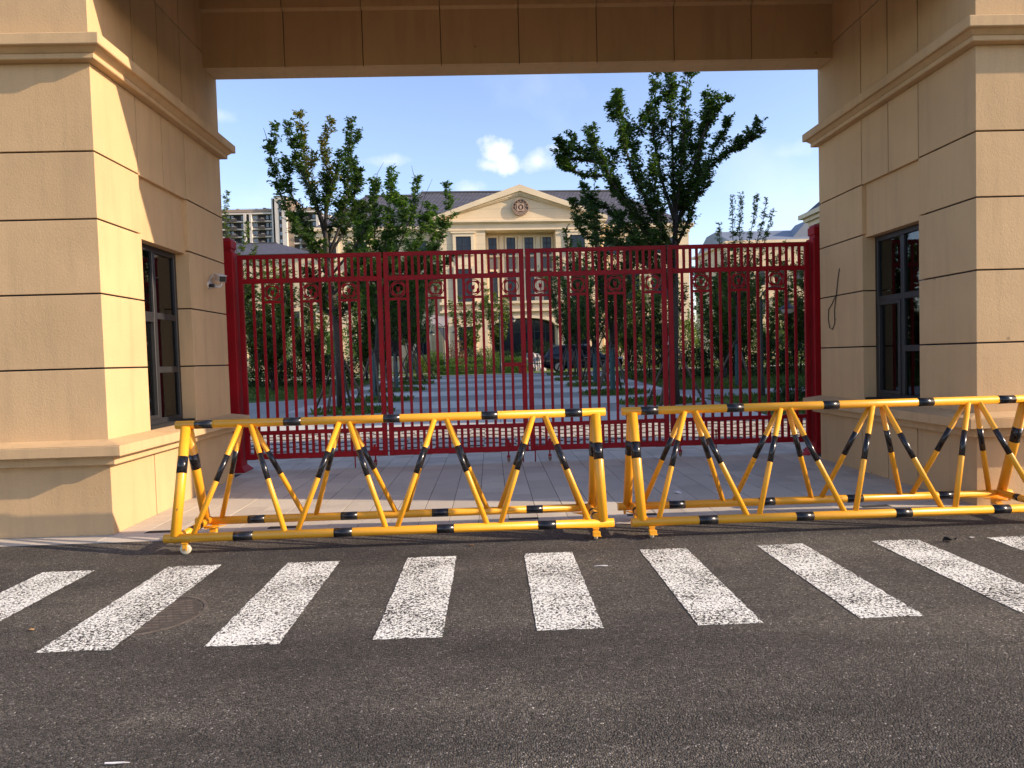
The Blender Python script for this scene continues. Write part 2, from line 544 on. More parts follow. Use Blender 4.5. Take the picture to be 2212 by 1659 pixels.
def m_glass(name='window_pane_glass', tint=(0.30, 0.33, 0.34)):
    t = NT(name)
    lw = t.node('ShaderNodeFresnel', {'IOR': 1.5}).outputs[0]
    gl = t.node('ShaderNodeBsdfGlossy'); gl.inputs['Roughness'].default_value = 0.02
    gl.inputs['Color'].default_value = (0.85, 0.88, 0.9, 1)
    tp = t.node('ShaderNodeBsdfTransparent'); tp.inputs['Color'].default_value = tint + (1.0,)
    mx = t.node('ShaderNodeMixShader')
    t.l.new(t.math('ADD', t.math('MULTIPLY', lw, 0.9), 0.03, True), mx.inputs[0])
    t.l.new(tp.outputs[0], mx.inputs[1]); t.l.new(gl.outputs[0], mx.inputs[2])
    t.l.new(mx.outputs[0], t.out.inputs['Surface'])
    return t.m


def m_bwall():
    t = NT('building_cream_stone'); p = t.geo()
    n = t.noise(p, 0.5, 5.0)
    c = t.ramp(n, [(0.3, (0.64, 0.51, 0.335)), (0.7, (0.72, 0.58, 0.385))])
    sep = t.node('ShaderNodeSeparateXYZ', {'Vector': p})
    fz = t.math('FRACT', t.math('DIVIDE', sep.outputs['Z'], 0.85))
    line = t.math('LESS_THAN', fz, 0.03)
    c = t.mix(t.math('MULTIPLY', line, 0.55), c, (0.20, 0.15, 0.10))
    t.set(base=c, rough=0.9, spec=0.2)
    t.bump(t.noise(p, 4.0, 5.0), 0.3, 0.03)
    return t.m


def m_roof(name, a, b, sx, sz):
    t = NT(name); p = t.geo()
    sep = t.node('ShaderNodeSeparateXYZ', {'Vector': p})
    v = t.node('ShaderNodeCombineXYZ', {'X': t.math('ADD', sep.outputs['X'], t.math('MULTIPLY', sep.outputs['Y'], 0.37)), 'Y': sep.outputs['Z'], 'Z': 0.0}).outputs[0]
    br = t.node('ShaderNodeTexBrick', {'Vector': v, 'Color1': a + (1,), 'Color2': tuple(x * 1.25 for x in a) + (1,), 'Mortar': b + (1,), 'Scale': 1.0,
                                       'Mortar Size': 0.035, 'Brick Width': sx, 'Row Height': sz, 'Mortar Smooth': 0.1})
    t.set(base=br.outputs['Color'], rough=0.8, spec=0.3)
    t.bump(br.outputs['Fac'], -0.6, 0.05)
    return t.m


def m_rock():
    t = NT('banded_white_rock'); p = t.geo()
    w = t.node('ShaderNodeTexWave', {'Vector': p, 'Scale': 1.6, 'Distortion': 9.0, 'Detail': 4.0})
    t.set(base=t.ramp(w.outputs['Fac'], [(0.2, (0.14, 0.12, 0.11)), (0.7, (0.40, 0.37, 0.34))]), rough=0.85)
    t.bump(w.outputs['Fac'], 0.6, 0.06)
    return t.m


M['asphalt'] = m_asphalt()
M['stripe'] = m_stripe()
M['tile'] = m_granite('granite_paver', (0.53, 0.475, 0.395))
M['band_light'] = m_granite('pale_granite_band', (0.56, 0.54, 0.485), 0.12)
M['band_dark'] = m_granite('dark_granite_band', (0.30, 0.29, 0.265), 0.15)
M['grass'] = m_grass()
M['blade'] = m_leaf('grass_blade', (0.05, 0.1, 0.018), (0.14, 0.19, 0.04), 0.35)
M['leaf_a'] = m_leaf('zelkova_leaf', (0.024, 0.060, 0.016), (0.085, 0.135, 0.030), 0.38)
M['leaf_b'] = m_leaf('light_green_leaf', (0.035, 0.09, 0.02), (0.13, 0.205, 0.042), 0.45)
M['leaf_c'] = m_leaf('olive_leaf', (0.045, 0.085, 0.022), (0.18, 0.215, 0.055), 0.45)
M['leaf_d'] = m_leaf('dark_hedge_leaf', (0.018, 0.045, 0.014), (0.055, 0.09, 0.024), 0.25)
M['leaf_lit'] = m_leaf('sunlit_tip_leaf', (0.05, 0.085, 0.018), (0.27, 0.2, 0.035), 0.38)  # sunlight on the left tree's tips, painted in as golden leaf colour
M['leaf_r'] = m_leaf('reddish_leaf', (0.11, 0.05, 0.03), (0.19, 0.09, 0.04), 0.3)
M['glass'] = m_glass()
M['bwall'] = m_bwall()
M['roof'] = m_roof('slate_shingle_roof', (0.105, 0.105, 0.128), (0.030, 0.030, 0.040), 0.42, 0.20)
M['roof_plain'] = plain('blue_grey_metal_roof', (0.17, 0.195, 0.235), 0.55, 0.12, 0.5)
M['roof_edge'] = plain('dark_ridge', (0.07, 0.07, 0.078), 0.8)
M['rock'] = m_rock()

# ------------------------------------------------------------------ ground, road, paving
rng = random.Random(7)
me = MB()
ys = [-900, 6.0, 12.0, 15.0, 16.2] + [12 + 2.5 * i for i in range(2, 13)] + [70, 160, 500, 4000]
xs = [-3000, -200, -60, -20, 20, 60, 200, 3000]
V = [(x, y, zg(y) - (0.06 if y < 16 or y > 44 else 0.012)) for y in ys for x in xs]
Fc = [(j * len(xs) + i, j * len(xs) + i + 1, (j + 1) * len(xs) + i + 1, (j + 1) * len(xs) + i)
      for j in range(len(ys) - 1) for i in range(len(xs) - 1)]
me.add(V, Fc)
ground = tag(me.build('ground', M['grass']), kind='structure')

road = MB()
N = 60
V, Fc = [], []
yy = [-14 + (6.675 + 14) * j / 20 for j in range(21)]
for y in yy:
    for i in range(N + 1):
        x = -60 + 120 * i / N
        V.append((x, y, -0.0012 + 0.0006 * math.sin(x * 1.7 + y) * math.sin(y * 2.1)))
for j in range(20):
    for i in range(N):
        Fc.append((j * (N + 1) + i, j * (N + 1) + i + 1, (j + 1) * (N + 1) + i + 1, (j + 1) * (N + 1) + i))
road.add(V, Fc, True)
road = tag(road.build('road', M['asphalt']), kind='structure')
W[road.name] = (0, 0, 0)
# zebra crossing: one sheet per bar, edges slightly ragged
STRIPES = [(-3.72, -3.30), (-2.72, -2.28), (-1.735, -1.30), (-0.745, -0.335), (0.23, 0.635), (1.205, 1.60), (2.20, 2.60), (3.19, 3.59), (4.18, 4.58)]
for k, (a, b) in enumerate(STRIPES):
    y0 = 4.11 - 0.012 * abs(k - 4) + rng.uniform(-0.02, 0.02); y1 = 5.765 + rng.uniform(-0.02, 0.02) - 0.012 * (k > 6)
    n = 46
    L, R_ = [], []
    for i in range(n + 1):
        y = y0 + (y1 - y0) * i / n
        L.append((a + rng.gauss(0, 0.0025), y)); R_.append((b + rng.gauss(0, 0.0025), y))
    bot = [(a + (b - a) * i / 12, y0 + rng.gauss(0, 0.004)) for i in range(1, 12)]
    top = [(a + (b - a) * i / 12, y1 + rng.gauss(0, 0.004)) for i in range(11, 0, -1)]
    ol = L[:1] + bot + R_ + top + L[:0:-1]
    MB().add([(p[0], p[1], 0.0026) for p in ol], [tuple(range(len(ol)))]).build('crosswalk_stripe', M['stripe'], road)

# entrance forecourt of stone pavers
fore = MB()
fore.add([(x, y, zg(y) - 0.0035) for y in (6.69, 12.0, 15.92) for x in (-14, 14)], [(0, 1, 3, 2), (2, 3, 5, 4)])
fore = tag(fore.build('forecourt', M['grout']), kind='structure')
W[fore.name] = (0, 0, 0)
PW, PL = 0.305, 0.61
variants = [MB().box((0.0035, 0.0035, -0.03), (PW - 0.0035, PL - 0.0035, h), 0.0012).mesh('paver', M['tile']) for h in (0.0, -0.0012, 0.0012)]
rest = MB()
cols = int(18 / PW)
single = []
for c in range(-36, 44):
    x0 = -0.17 + c * PW
    off = (0.0, 0.30, 0.12, 0.42)[(c * 7) % 4] if c % 3 else 0.2 * (c % 2)
    y = 7.30 + off - PL
    while y < 15.8:
        ya, yb = max(y, 7.005), min(y + PL, 15.88)
        inside = -4.1 < x0 + PW / 2 < 5.2
        hidden = (x0 < -4.0 or x0 > 5.0) and y < 10.3
        if yb - ya > 0.08 and not hidden:
            if abs(yb - ya - PL) < 1e-6 and y < 11.6 and inside:
                single.append((x0, y))
            else:
                rest.box((x0 + 0.002, ya + 0.002, zg(ya) - 0.03), (x0 + PW - 0.002, yb - 0.002, zg((ya + yb) / 2)), 0.0012)
        y += PL
# border course along the asphalt: one slab wide
for c in range(-22, 24):
    x0 = -0.17 + c * 0.61
    MBx = MB().box((x0 + 0.003, 6.69, -0.05), (x0 + 0.607, 7.0, rng.uniform(-0.001, 0.001)), 0.002)
    if -8.5 < x0 < 8.3:
        MBx.build('border_slab', M['tile'], fore)
for (x0, y) in single[:300]:
    inst('paver', rng.choice(variants), (x0, y, 0), fore)
for (x0, y) in single[300:]:
    rest.box((x0 + 0.0035, y + 0.0035, -0.03), (x0 + PW - 0.0035, y + PL - 0.0035, 0.0), 0.0012)
tag(rest.build('paver_field', M['tile'], fore), kind='stuff')

# courtyard drive: alternating granite bands
court = MB()
ys = [15.9] + [16 + 2.0 * i for i in range(14)] + [43.6]
V, Fc = [], []
for y in ys:
    V += [(-6.3, y, zg(y) - 0.004), (6.7, y, zg(y) - 0.004)]
for j in range(len(ys) - 1):
    Fc.append((2 * j, 2 * j + 1, 2 * j + 3, 2 * j + 2))
court.add(V, Fc)
court = tag(court.build('courtyard_drive', M['joint']), kind='structure')
W[court.name] = (0, 0, 0)


def slab(name, mat, poly, lift, th=0.05):
    """a paving sheet following the slope; poly = list of (x, y)"""
    m = MB()
    n = len(poly)
    m.add([(x, y, zg(y) + lift) for x, y in poly] + [(x, y, zg(y) + lift - th) for x, y in poly],
          [tuple(range(n))] + [(i, i + n, (i + 1) % n + n, (i + 1) % n) for i in range(n)])
    return m.build(name, mat, court, fix=True)


y = 15.95
dark = False
while y < 43.4:
    y2 = min(y + (2.45 if y > 16 else 2.5), 43.5)
    nx = 6
    for i in range(nx):
        xa = -6.2 + 12.8 * i / nx; xb = -6.2 + 12.8 * (i + 1) / nx
        slab('paving_band', M['band_dark' if dark else 'band_light'], [(xa + 0.004, y + 0.004), (xb - 0.004, y + 0.004), (xb - 0.004, y2 - 0.004), (xa + 0.004, y2 - 0.004)], 0.004)
    dark = not dark
    y = y2
# side paths
for i in range(9):
    xa, xb = -6.22 - 3.0 * (i + 1), -6.22 - 3.0 * i
    slab('path_slab', M['band_light' if i % 2 else 'band_dark'], [(xa + 0.004, 18.6), (xb - 0.004, 18.6), (xb - 0.004, 25.0 + (1.6 if i == 0 else 0)), (xa + 0.004, 25.0)], 0.003)
    xa, xb = 6.62 + 3.0 * i, 6.62 + 3.0 * (i + 1)
    slab('path_slab', M['band_light' if i % 2 else 'band_dark'], [(xa + 0.004, 22.6 - (0.9 if i == 0 else 0)), (xb - 0.004, 22.6), (xb - 0.004, 24.7), (xa + 0.004, 24.7 + (0.9 if i == 0 else 0))], 0.003)
# far drive crossing in front of the hedges, where the car stands
slab('cross_drive', M['concrete'], [(3.4, 43.55), (60, 43.55), (60, 45.6), (4.2, 45.6)], 0.004)
slab('cross_drive', M['concrete'], [(-60, 43.55), (-4.6, 43.55), (-5.4, 45.4), (-60, 45.4)], 0.004)
slab('far_path', M['concrete'], [(-60, 52.2), (-4, 52.2), (-4, 53.6), (-60, 53.6)], 0.004)

# ------------------------------------------------------------------ gatehouses
def gatehouse(sx, xi, yf, label):
    """sx = -1: house on the left (inner wall faces +x); the inner wall plane is x = xi"""
    root = thing('gatehouse', (xi + sx * 2.5, 8.6, 0), label, 'gatehouse', 'pair of gatehouses carrying the portal beam')
    far = xi + sx * (5.2 if sx < 0 else 13.0)  # right house widened out of view to shade the pavers behind the gate
    ye = 10.25
    g = 0.0085

    def bx(name, mat, x_in, x_out, y0, y1, z0, z1, c=0.003):
        a, b = min(x_in, x_out), max(x_in, x_out)
        return B(name, mat, root, (a, y0, z0), (b, y1, z1), c)

    ji, yj = 0.02, (7.86, 8.46, 9.07)
    # dark sealant core behind the joints
    core = MB()
    a, b = sorted((xi + sx * ji, far))
    xw = xi + sx * 0.21
    core.box((a, yf + ji, 0.0), (b, ye - ji, 0.99)); core.box((a, yf + ji, 3.80), (b, ye - ji, 8.2))
    core.box((a, yf + ji, 0.985), (b, yj[0] - 0.10, 3.79)); core.box((a, yj[2] + 0.10, 0.985), (b, ye - ji, 3.79))
    core.build('sealant_joints', M['joint'], root)
    # base course
    yb = [yf - 0.012, 7.89, 8.49, 9.10, ye + 0.012]
    for i in range(4):
        xo = far if i in (0, 3) else xi + sx * 0.4
        bx('base_panel', M['stucco'], xi - sx * 0.012, xo, yb[i] + (g if i else 0), yb[i + 1] - (g if i < 3 else 0), 0.0, 0.712)
    # ledge in two steps with a weathered slope on top
    def slabs(name, p0, p1, z0, z1, c=0.008):
        a_, b_ = sorted((xi - sx * p0, far))
        if p0 == p1:
            B(name, M['trim'], root, (a_, yf - p0, z0), (b_, ye + p0 * 0.5, z1), c)
        else:
            c_, d_ = sorted((xi - sx * p1, far))
            MB().frustum((a_, yf - p0), (b_, ye + p0 * 0.5), z0, (c_, yf - p1), (d_, ye + p1 * 0.5), z1).build(name, M['trim'], root)
    slabs('ledge', 0.115, 0.115, 0.7125, 0.808); slabs('ledge', 0.235, 0.235, 0.809, 0.915); slabs('ledge', 0.232, 0.0, 0.9155, 0.955)
    # shaft courses
    zc = [0.945, 1.662, 2.40, 3.132, 3.79]
    for k in range(4):
        z0, z1 = zc[k] + (g if k else 0), zc[k + 1] - g
        bx('wall_panel', M['stucco'], xi, far, yf, yj[0], z0, z1)
        bx('wall_panel', M['stucco'], xi, far, yj[2], ye, z0, z1)
    yy_ = [yf] + list(yj) + [ye]
    for i in range(4):
        bx('wall_panel', M['stucco'], xi, far if i in (0, 3) else xi + sx * 0.4, yy_[i] + (g if i else 0), yy_[i + 1] - (g if i < 3 else 0), 3.79 + (g if i in (0, 3) else -0.004), 4.64)
        for (z0, z1) in ((4.85, 5.95 - g), (5.95 + g, 8.2)):
            bx('wall_panel', M['stucco'], xi, far if i in (0, 3) else xi + sx * 0.4, yy_[i] + (g if i else 0), yy_[i + 1] - (g if i < 3 else 0), z0, z1)
    # recessed panel over the window
    bx('recess_panel', M['stucco'], xi + sx * 0.05, xi + sx * 0.5, yj[0] - 0.05, yj[2] + 0.05, 3.10, 3.80, 0)
    # cornice: bed mould, cove, crown
    slabs('cornice', 0.10, 0.10, 4.64, 4.695); slabs('cornice', 0.10, 0.155, 4.695, 4.735); slabs('cornice', 0.20, 0.20, 4.735, 4.845)
    # window: aluminium frame, sashes, panes, blind
    x0 = xi + sx * 0.17
    ya, yb_, za, zb = yj[0] - 0.02, yj[2] + 0.0, 0.985, 3.10
    def fr(m, y0, y1, z0, z1, d0=0.0, d1=0.07):
        p, q = sorted((x0 + sx * d0, x0 + sx * d1))
        m.box((p, y0, z0), (q, y1, z1), 0.004)
    w = MB()
    ym = (ya + yb_) / 2 + 0.02
    fr(w, ya, ya + 0.06, za, zb); fr(w, yb_ - 0.06, yb_, za, zb); fr(w, ya + 0.06, yb_ - 0.06, zb - 0.07, zb, 0.001, 0.069); fr(w, ya + 0.06, yb_ - 0.06, za, za + 0.06, 0.001, 0.069)
    win = w.build('window', M['frame'], root)
    m = MB(); fr(m, ym - 0.035, ym + 0.035, za + 0.06, zb - 0.07, 0.003, 0.066); m.build('mullion', M['frame'], win)
    m = MB(); fr(m, ya + 0.06, yb_ - 0.06, 2.24, 2.315, 0.005, 0.064); m.build('transom', M['frame'], win)
    cas = (ya + 0.06, ym - 0.035) if sx < 0 else (ym + 0.035, yb_ - 0.06)
    oth = (ym + 0.035, yb_ - 0.06) if sx < 0 else (ya + 0.06, ym - 0.035)
    m = MB(); fr(m, oth[0], oth[1], 1.59, 1.665, 0.005, 0.064); m.build('transom', M['frame'], win)
    m = MB()
    fr(m, cas[0], cas[0] + 0.045, za + 0.06, 2.24, -0.012, 0.05); fr(m, cas[1] - 0.045, cas[1], za + 0.06, 2.24, -0.012, 0.05)
    fr(m, cas[0] + 0.045, cas[1] - 0.045, 2.195, 2.24, -0.0115, 0.05); fr(m, cas[0] + 0.045, cas[1] - 0.045, za + 0.06, za + 0.105, -0.0115, 0.05)
    m.build('casement', M['frame'], win)
    for (p, q, r, s_) in ((cas[0] + 0.04, cas[1] - 0.04, za + 0.1, 2.20), (oth[0], oth[1], za + 0.05, 1.60), (oth[0], oth[1], 1.66, 2.25), (ya + 0.05, ym - 0.03, 2.31, zb - 0.06), (ym + 0.03, yb_ - 0.05, 2.31, zb - 0.06)):
        c0, c1 = sorted((x0 + sx * 0.030, x0 + sx * 0.036))
        B('pane', M['glass'], win, (c0, p, r), (c1, q, s_))
    # small dark room behind, with a half drawn grey blind
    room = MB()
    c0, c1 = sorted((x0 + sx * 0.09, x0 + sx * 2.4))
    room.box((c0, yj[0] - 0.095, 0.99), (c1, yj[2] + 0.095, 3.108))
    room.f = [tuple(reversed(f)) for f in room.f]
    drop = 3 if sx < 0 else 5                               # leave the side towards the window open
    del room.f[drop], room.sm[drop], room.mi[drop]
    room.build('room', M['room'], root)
    bl = MB()
    for i in range(14):
        t0 = i / 14; u = (yb_ - 0.02) - (0.62 if sx < 0 else 0.40) * t0
        v = u - (0.62 if sx < 0 else 0.40) / 14
        d = 0.16 + 0.02 * (i % 2)
        c0, c1 = sorted((x0 + sx * d, x0 + sx * (d + 0.012)))
        bl.box((c0, v, 1.03), (c1, u, 3.06))
    bl.build('blind', M['blind'], root)
    return root


XL, XR = -3.82, 4.94
gh_l = gatehouse(-1, XL, 7.0, 'cream stucco gatehouse on the left with its inner wall in bright sunlight')
gh_r = gatehouse(1, XR, 6.92, 'cream stucco gatehouse on the right with its inner wall in shade')

# portal beam between the houses
lin = thing('portal_beam', (0.56, 10.0, 5.74), 'long brown shaded beam with thin black joints spanning the entrance', 'beam')
B('sealant_joints', M['joint'], lin, (XL + 0.002, 9.82, 5.75), (XR - 0.002, 9.862, 8.0))
B('soffit_board', M['stucco'], lin, (XL + 0.001, 9.863, 5.74), (XR - 0.001, 10.20, 8.0), 0.004)
jx = [XL + 0.001, -2.71, -1.635, -0.56, 0.524, 1.61, 2.695, 3.79, XR - 0.001]
for i in range(8):
    a, b = jx[i] + (0.006 if i else 0), jx[i + 1] - (0.006 if i < 7 else 0)
    m = MB()
    m.prism([(9.80, 5.7405), (9.86, 5.7405), (9.86, 8.0), (9.725, 8.0), (9.725, 6.50), (9.80, 6.485)], 0, a, b)
    m.build('beam_panel', M['stucco'], lin, fix=True)
B('front_beam', M['stucco'], lin, (XL + 0.001, 7.02, 5.47), (XR - 0.001, 7.34, 8.0), 0.01)
B('sunblock_ceiling', M['stucco'], lin, (XL + 0.001, 7.341, 7.2), (XR - 0.001, 9.70, 7.4))  # unseen slab added to block the sun between the two beams

# ------------------------------------------------------------------ red gate
GY = 10.95
def gate_post(cx, label):
    r = thing('gate_post', (cx, GY, 0), label, 'gate post', 'red posts at the ends of the gate')
    B('shaft', M['red'], r, (cx - 0.135, GY - 0.135, 0.0), (cx + 0.135, GY + 0.135, 3.40), 0.012)
    B('neck', M['red'], r, (cx - 0.095, GY - 0.095, 3.395), (cx + 0.095, GY + 0.095, 3.455))
    m = MB()
    m.box((cx - 0.115, GY - 0.115, 3.455), (cx + 0.115, GY + 0.115, 3.58), 0.010)
    m.frustum((cx - 0.105, GY - 0.105), (cx + 0.105, GY + 0.105), 3.579, (cx - 0.08, GY - 0.08), (cx + 0.08, GY + 0.08), 3.615)
    m.build('cap', M['red'], r)
    m = MB()
    m.box((cx - 0.20, GY - 0.20, 0.0), (cx + 0.20, GY + 0.20, 0.02), 0.004)
    m.frustum((cx - 0.195, GY - 0.195), (cx + 0.195, GY + 0.195), 0.0195, (cx - 0.137, GY - 0.137), (cx + 0.137, GY + 0.137), 0.085)
    m.build('foot', M['red'], r)
    return r


gate_post(-4.035, 'red square gate post beside the security camera')
gate_post(5.25, 'red square gate post beside the hanging black cable')


def medallion(cx, z, y, parent):
    n = 40
    cir = lambda r: [(cx + r * math.cos(2 * math.pi * i / n), z + r * math.sin(2 * math.pi * i / n)) for i in range(n)]
    m = MB(); m.ring(cir(0.131), cir(0.120), 1, y - 0.012, y + 0.012)
    r = m.build('medallion', M['red'], parent, fix=True)
    def sq(h):
        out = []
        for i in range(n):
            a = 2 * math.pi * i / n; c, s_ = math.cos(a), math.sin(a)
            k = h / max(abs(c), abs(s_)); k = min(k, h * 1.24)
            out.append((cx + k * c, z + k * s_))
        return out
    inner = [(cx + rr * math.cos(2 * math.pi * i / n), z + rr * math.sin(2 * math.pi * i / n)) for i in range(n) for rr in [0.083 if i not in (36, 37, 38) else 0.066]]
    m = MB(); m.ring(sq(0.099), inner, 1, y - 0.008, y + 0.008); m.build('square_ring', M['red'], r, fix=True)
    m = MB(); m.prism([(cx - 0.024, z + 0.048), (cx, z + 0.022), (cx + 0.024, z + 0.048), (cx + 0.026, z - 0.022), (cx + 0.006, z - 0.042), (cx + 0.004, z - 0.10), (cx - 0.004, z - 0.10), (cx - 0.006, z - 0.042), (cx - 0.026, z - 0.022)], 1, y - 0.007, y + 0.007)
    m.build('book_motif', M['red'], r, fix=True)
    return r


bar_up = MB().box((-0.021, -0.015, 2.98), (0.021, 0.015, 3.292), 0.003).mesh('upper_bar', M['red'])
bar_mid = MB().box((-0.021, -0.015, 0.61), (0.021, 0.015, 2.915), 0.003).mesh('bar', M['red'])
bar_med = MB().box((-0.021, -0.015, 0.61), (0.021, 0.015, 2.605), 0.003).mesh('short_bar', M['red'])
bar_low = MB().box((-0.021, -0.015, 0.25), (0.021, 0.015, 0.556), 0.003).mesh('lower_bar', M['red'])


def caster(parent, x, y, top, r, wheel_mat, body_mat, axis, lever=False):
    """small swivel wheel; axis 0 = axle along x, 1 = axle along y"""
    m = MB()
    m.box((x - 0.028, y - 0.028, top - 0.012), (x + 0.028, y + 0.028, top), 0.002)
    w = 0.020
    for s_ in (-1, 1):
        if axis == 1: m.box((x - 0.020, y + s_ * w - 0.003, r * 0.75), (x + 0.020, y + s_ * w + 0.003, top - 0.011), 0.001)
        else: m.box((x + s_ * w - 0.003, y - 0.020, r * 0.75), (x + s_ * w + 0.003, y + 0.020, top - 0.011), 0.001)
    m.box((x - 0.022, y - 0.022, top - 0.03), (x + 0.022, y + 0.022, top - 0.0115), 0.002)
    if lever:
        m.box((x - 0.034, y - 0.062, r * 1.05), (x + 0.034, y - 0.024, r * 2.05), 0.004)
        m.box((x - 0.030, y - 0.078, r * 0.98), (x + 0.038, y - 0.060, r * 1.25), 0.004)
    c = m.build('caster', body_mat, parent)
    prof = [(0.0, -0.015), (r * 0.8, -0.015), (r, -0.010), (r, 0.010), (r * 0.8, 0.015), (0.0, 0.015)]
    MB().lathe(prof, (x, y, r + 0.001), 24, True, axis).build('wheel', wheel_mat, c)
    MB().lathe([(0.0, -0.028), (0.008, -0.028), (0.008, 0.028), (0.0, 0.028)], (x, y, r + 0.001), 8, False, axis).build('axle', M['steel'], c)
    return c


def gate_leaf(x0, x1, meds, label, casters=(), bolts=(), dy=0.0):
    y = GY + dy
    r = thing('gate_leaf', ((x0 + x1) / 2, y, 0.17), label, 'gate leaf', 'folding leaves of the red gate')
    sw = 0.075
    for xa in (x0, x1 - sw):
        B('stile', M['red'], r, (xa, y - 0.028, 0.172), (xa + sw, y + 0.028, 3.352), 0.005)
    for (za, zb) in ((3.288, 3.351), (2.912, 2.985), (0.552, 0.615), (0.173, 0.256)):
        B('rail', M['red'], r, (x0 + sw, y - 0.026, za), (x1 - sw, y + 0.026, zb), 0.004)
    ia, ib = x0 + sw, x1 - sw
    for k in range(20):
        x = ia + (ib - ia) * (k + 0.8) / 20.6
        inst('upper_bar', bar_up, (x, y, 0), r)
        inst('lower_bar', bar_low, (x, y, 0), r)
    for k in range(1, 14):
        x = ia + (ib - ia) * k / 14
        p = (ib - ia) / 14
        if k in meds:
            inst('short_bar', bar_med, (x, y, 0), r)
            xa, xb = x - p + 0.021, x + p - 0.021
            if k == 1: xa = ia
            if k == 13: xb = ib
            B('cross_rail', M['red'], r, (xa, y - 0.0145, 2.602), (xb, y + 0.0145, 2.642), 0.003)
            medallion(x, 2.775, y, r)
        else:
            inst('bar', bar_mid, (x, y, 0), r)
    for cx in casters:
        m = MB()
        m.prism([(cx - 0.045, 0.256), (cx + 0.045, 0.256), (cx + 0.045, 0.31), (cx + 0.02, 0.32), (cx + 0.02, 0.35), (cx + 0.012, 0.36), (cx - 0.012, 0.36), (cx - 0.02, 0.35), (cx - 0.02, 0.32), (cx - 0.045, 0.31)], 1, y - 0.034, y - 0.027)
        m.build('caster_bracket', M['red'], r, fix=True)
        MB().path([(cx, y, 0.09), (cx, y, 0.176)], 0.012, 10).build('caster_stem', M['red'], r)
        caster(r, cx, y, 0.105, 0.034, M['brownwheel'], M['red'], 0)
    for bx_ in bolts:
        m = MB(); m.path([(bx_, y - 0.035, 0.0), (bx_, y - 0.035, 0.42)], 0.010, 8)
        m.box((bx_ - 0.02, y - 0.05, 0.19), (bx_ + 0.02, y - 0.0275, 0.215)); m.box((bx_ - 0.02, y - 0.05, 0.38), (bx_ + 0.02, y - 0.0275, 0.40))
        m.build('drop_bolt', M['red'], r)
    return r


L1 = gate_leaf(-3.875, -1.66, (3, 7, 11), 'red gate leaf hung on the post beside the security camera', (-1.86,), (-2.17,))
L2 = gate_leaf(-1.63, 0.562, (1, 5, 9, 13), 'red gate leaf left of the centre gap, with the latch bar', (0.24,), (0.47,))
L3 = gate_leaf(0.592, 2.808, (1, 5, 9, 13), 'red gate leaf right of the centre gap, in front of the parked car', (0.895,), (0.66,))
L4 = gate_leaf(2.836, 5.10, (3, 7, 11), 'red gate leaf hung on the post beside the hanging cable', (2.98,), (3.55,))
for (lf, x) in ((L1, -1.645), (L4, 2.822)):
    m = MB()
    for z in (0.75, 1.9, 2.75):
        m.path([(x, GY + 0.03, z - 0.07), (x, GY + 0.03, z + 0.07)], 0.013, 8)
    m.build('hinge', M['red'], lf)
m = MB()
m.box((0.215, GY - 0.062, 1.515), (0.56, GY - 0.029, 1.575), 0.003); m.box((0.435, GY - 0.060, 1.40), (0.49, GY - 0.0295, 1.516), 0.003)
m.build('latch_bar', M['red'], L2)
B('latch_bolt', M['darkplastic'], L3, (0.60, GY - 0.055, 1.545), (0.83, GY - 0.030, 1.558), 0.002)

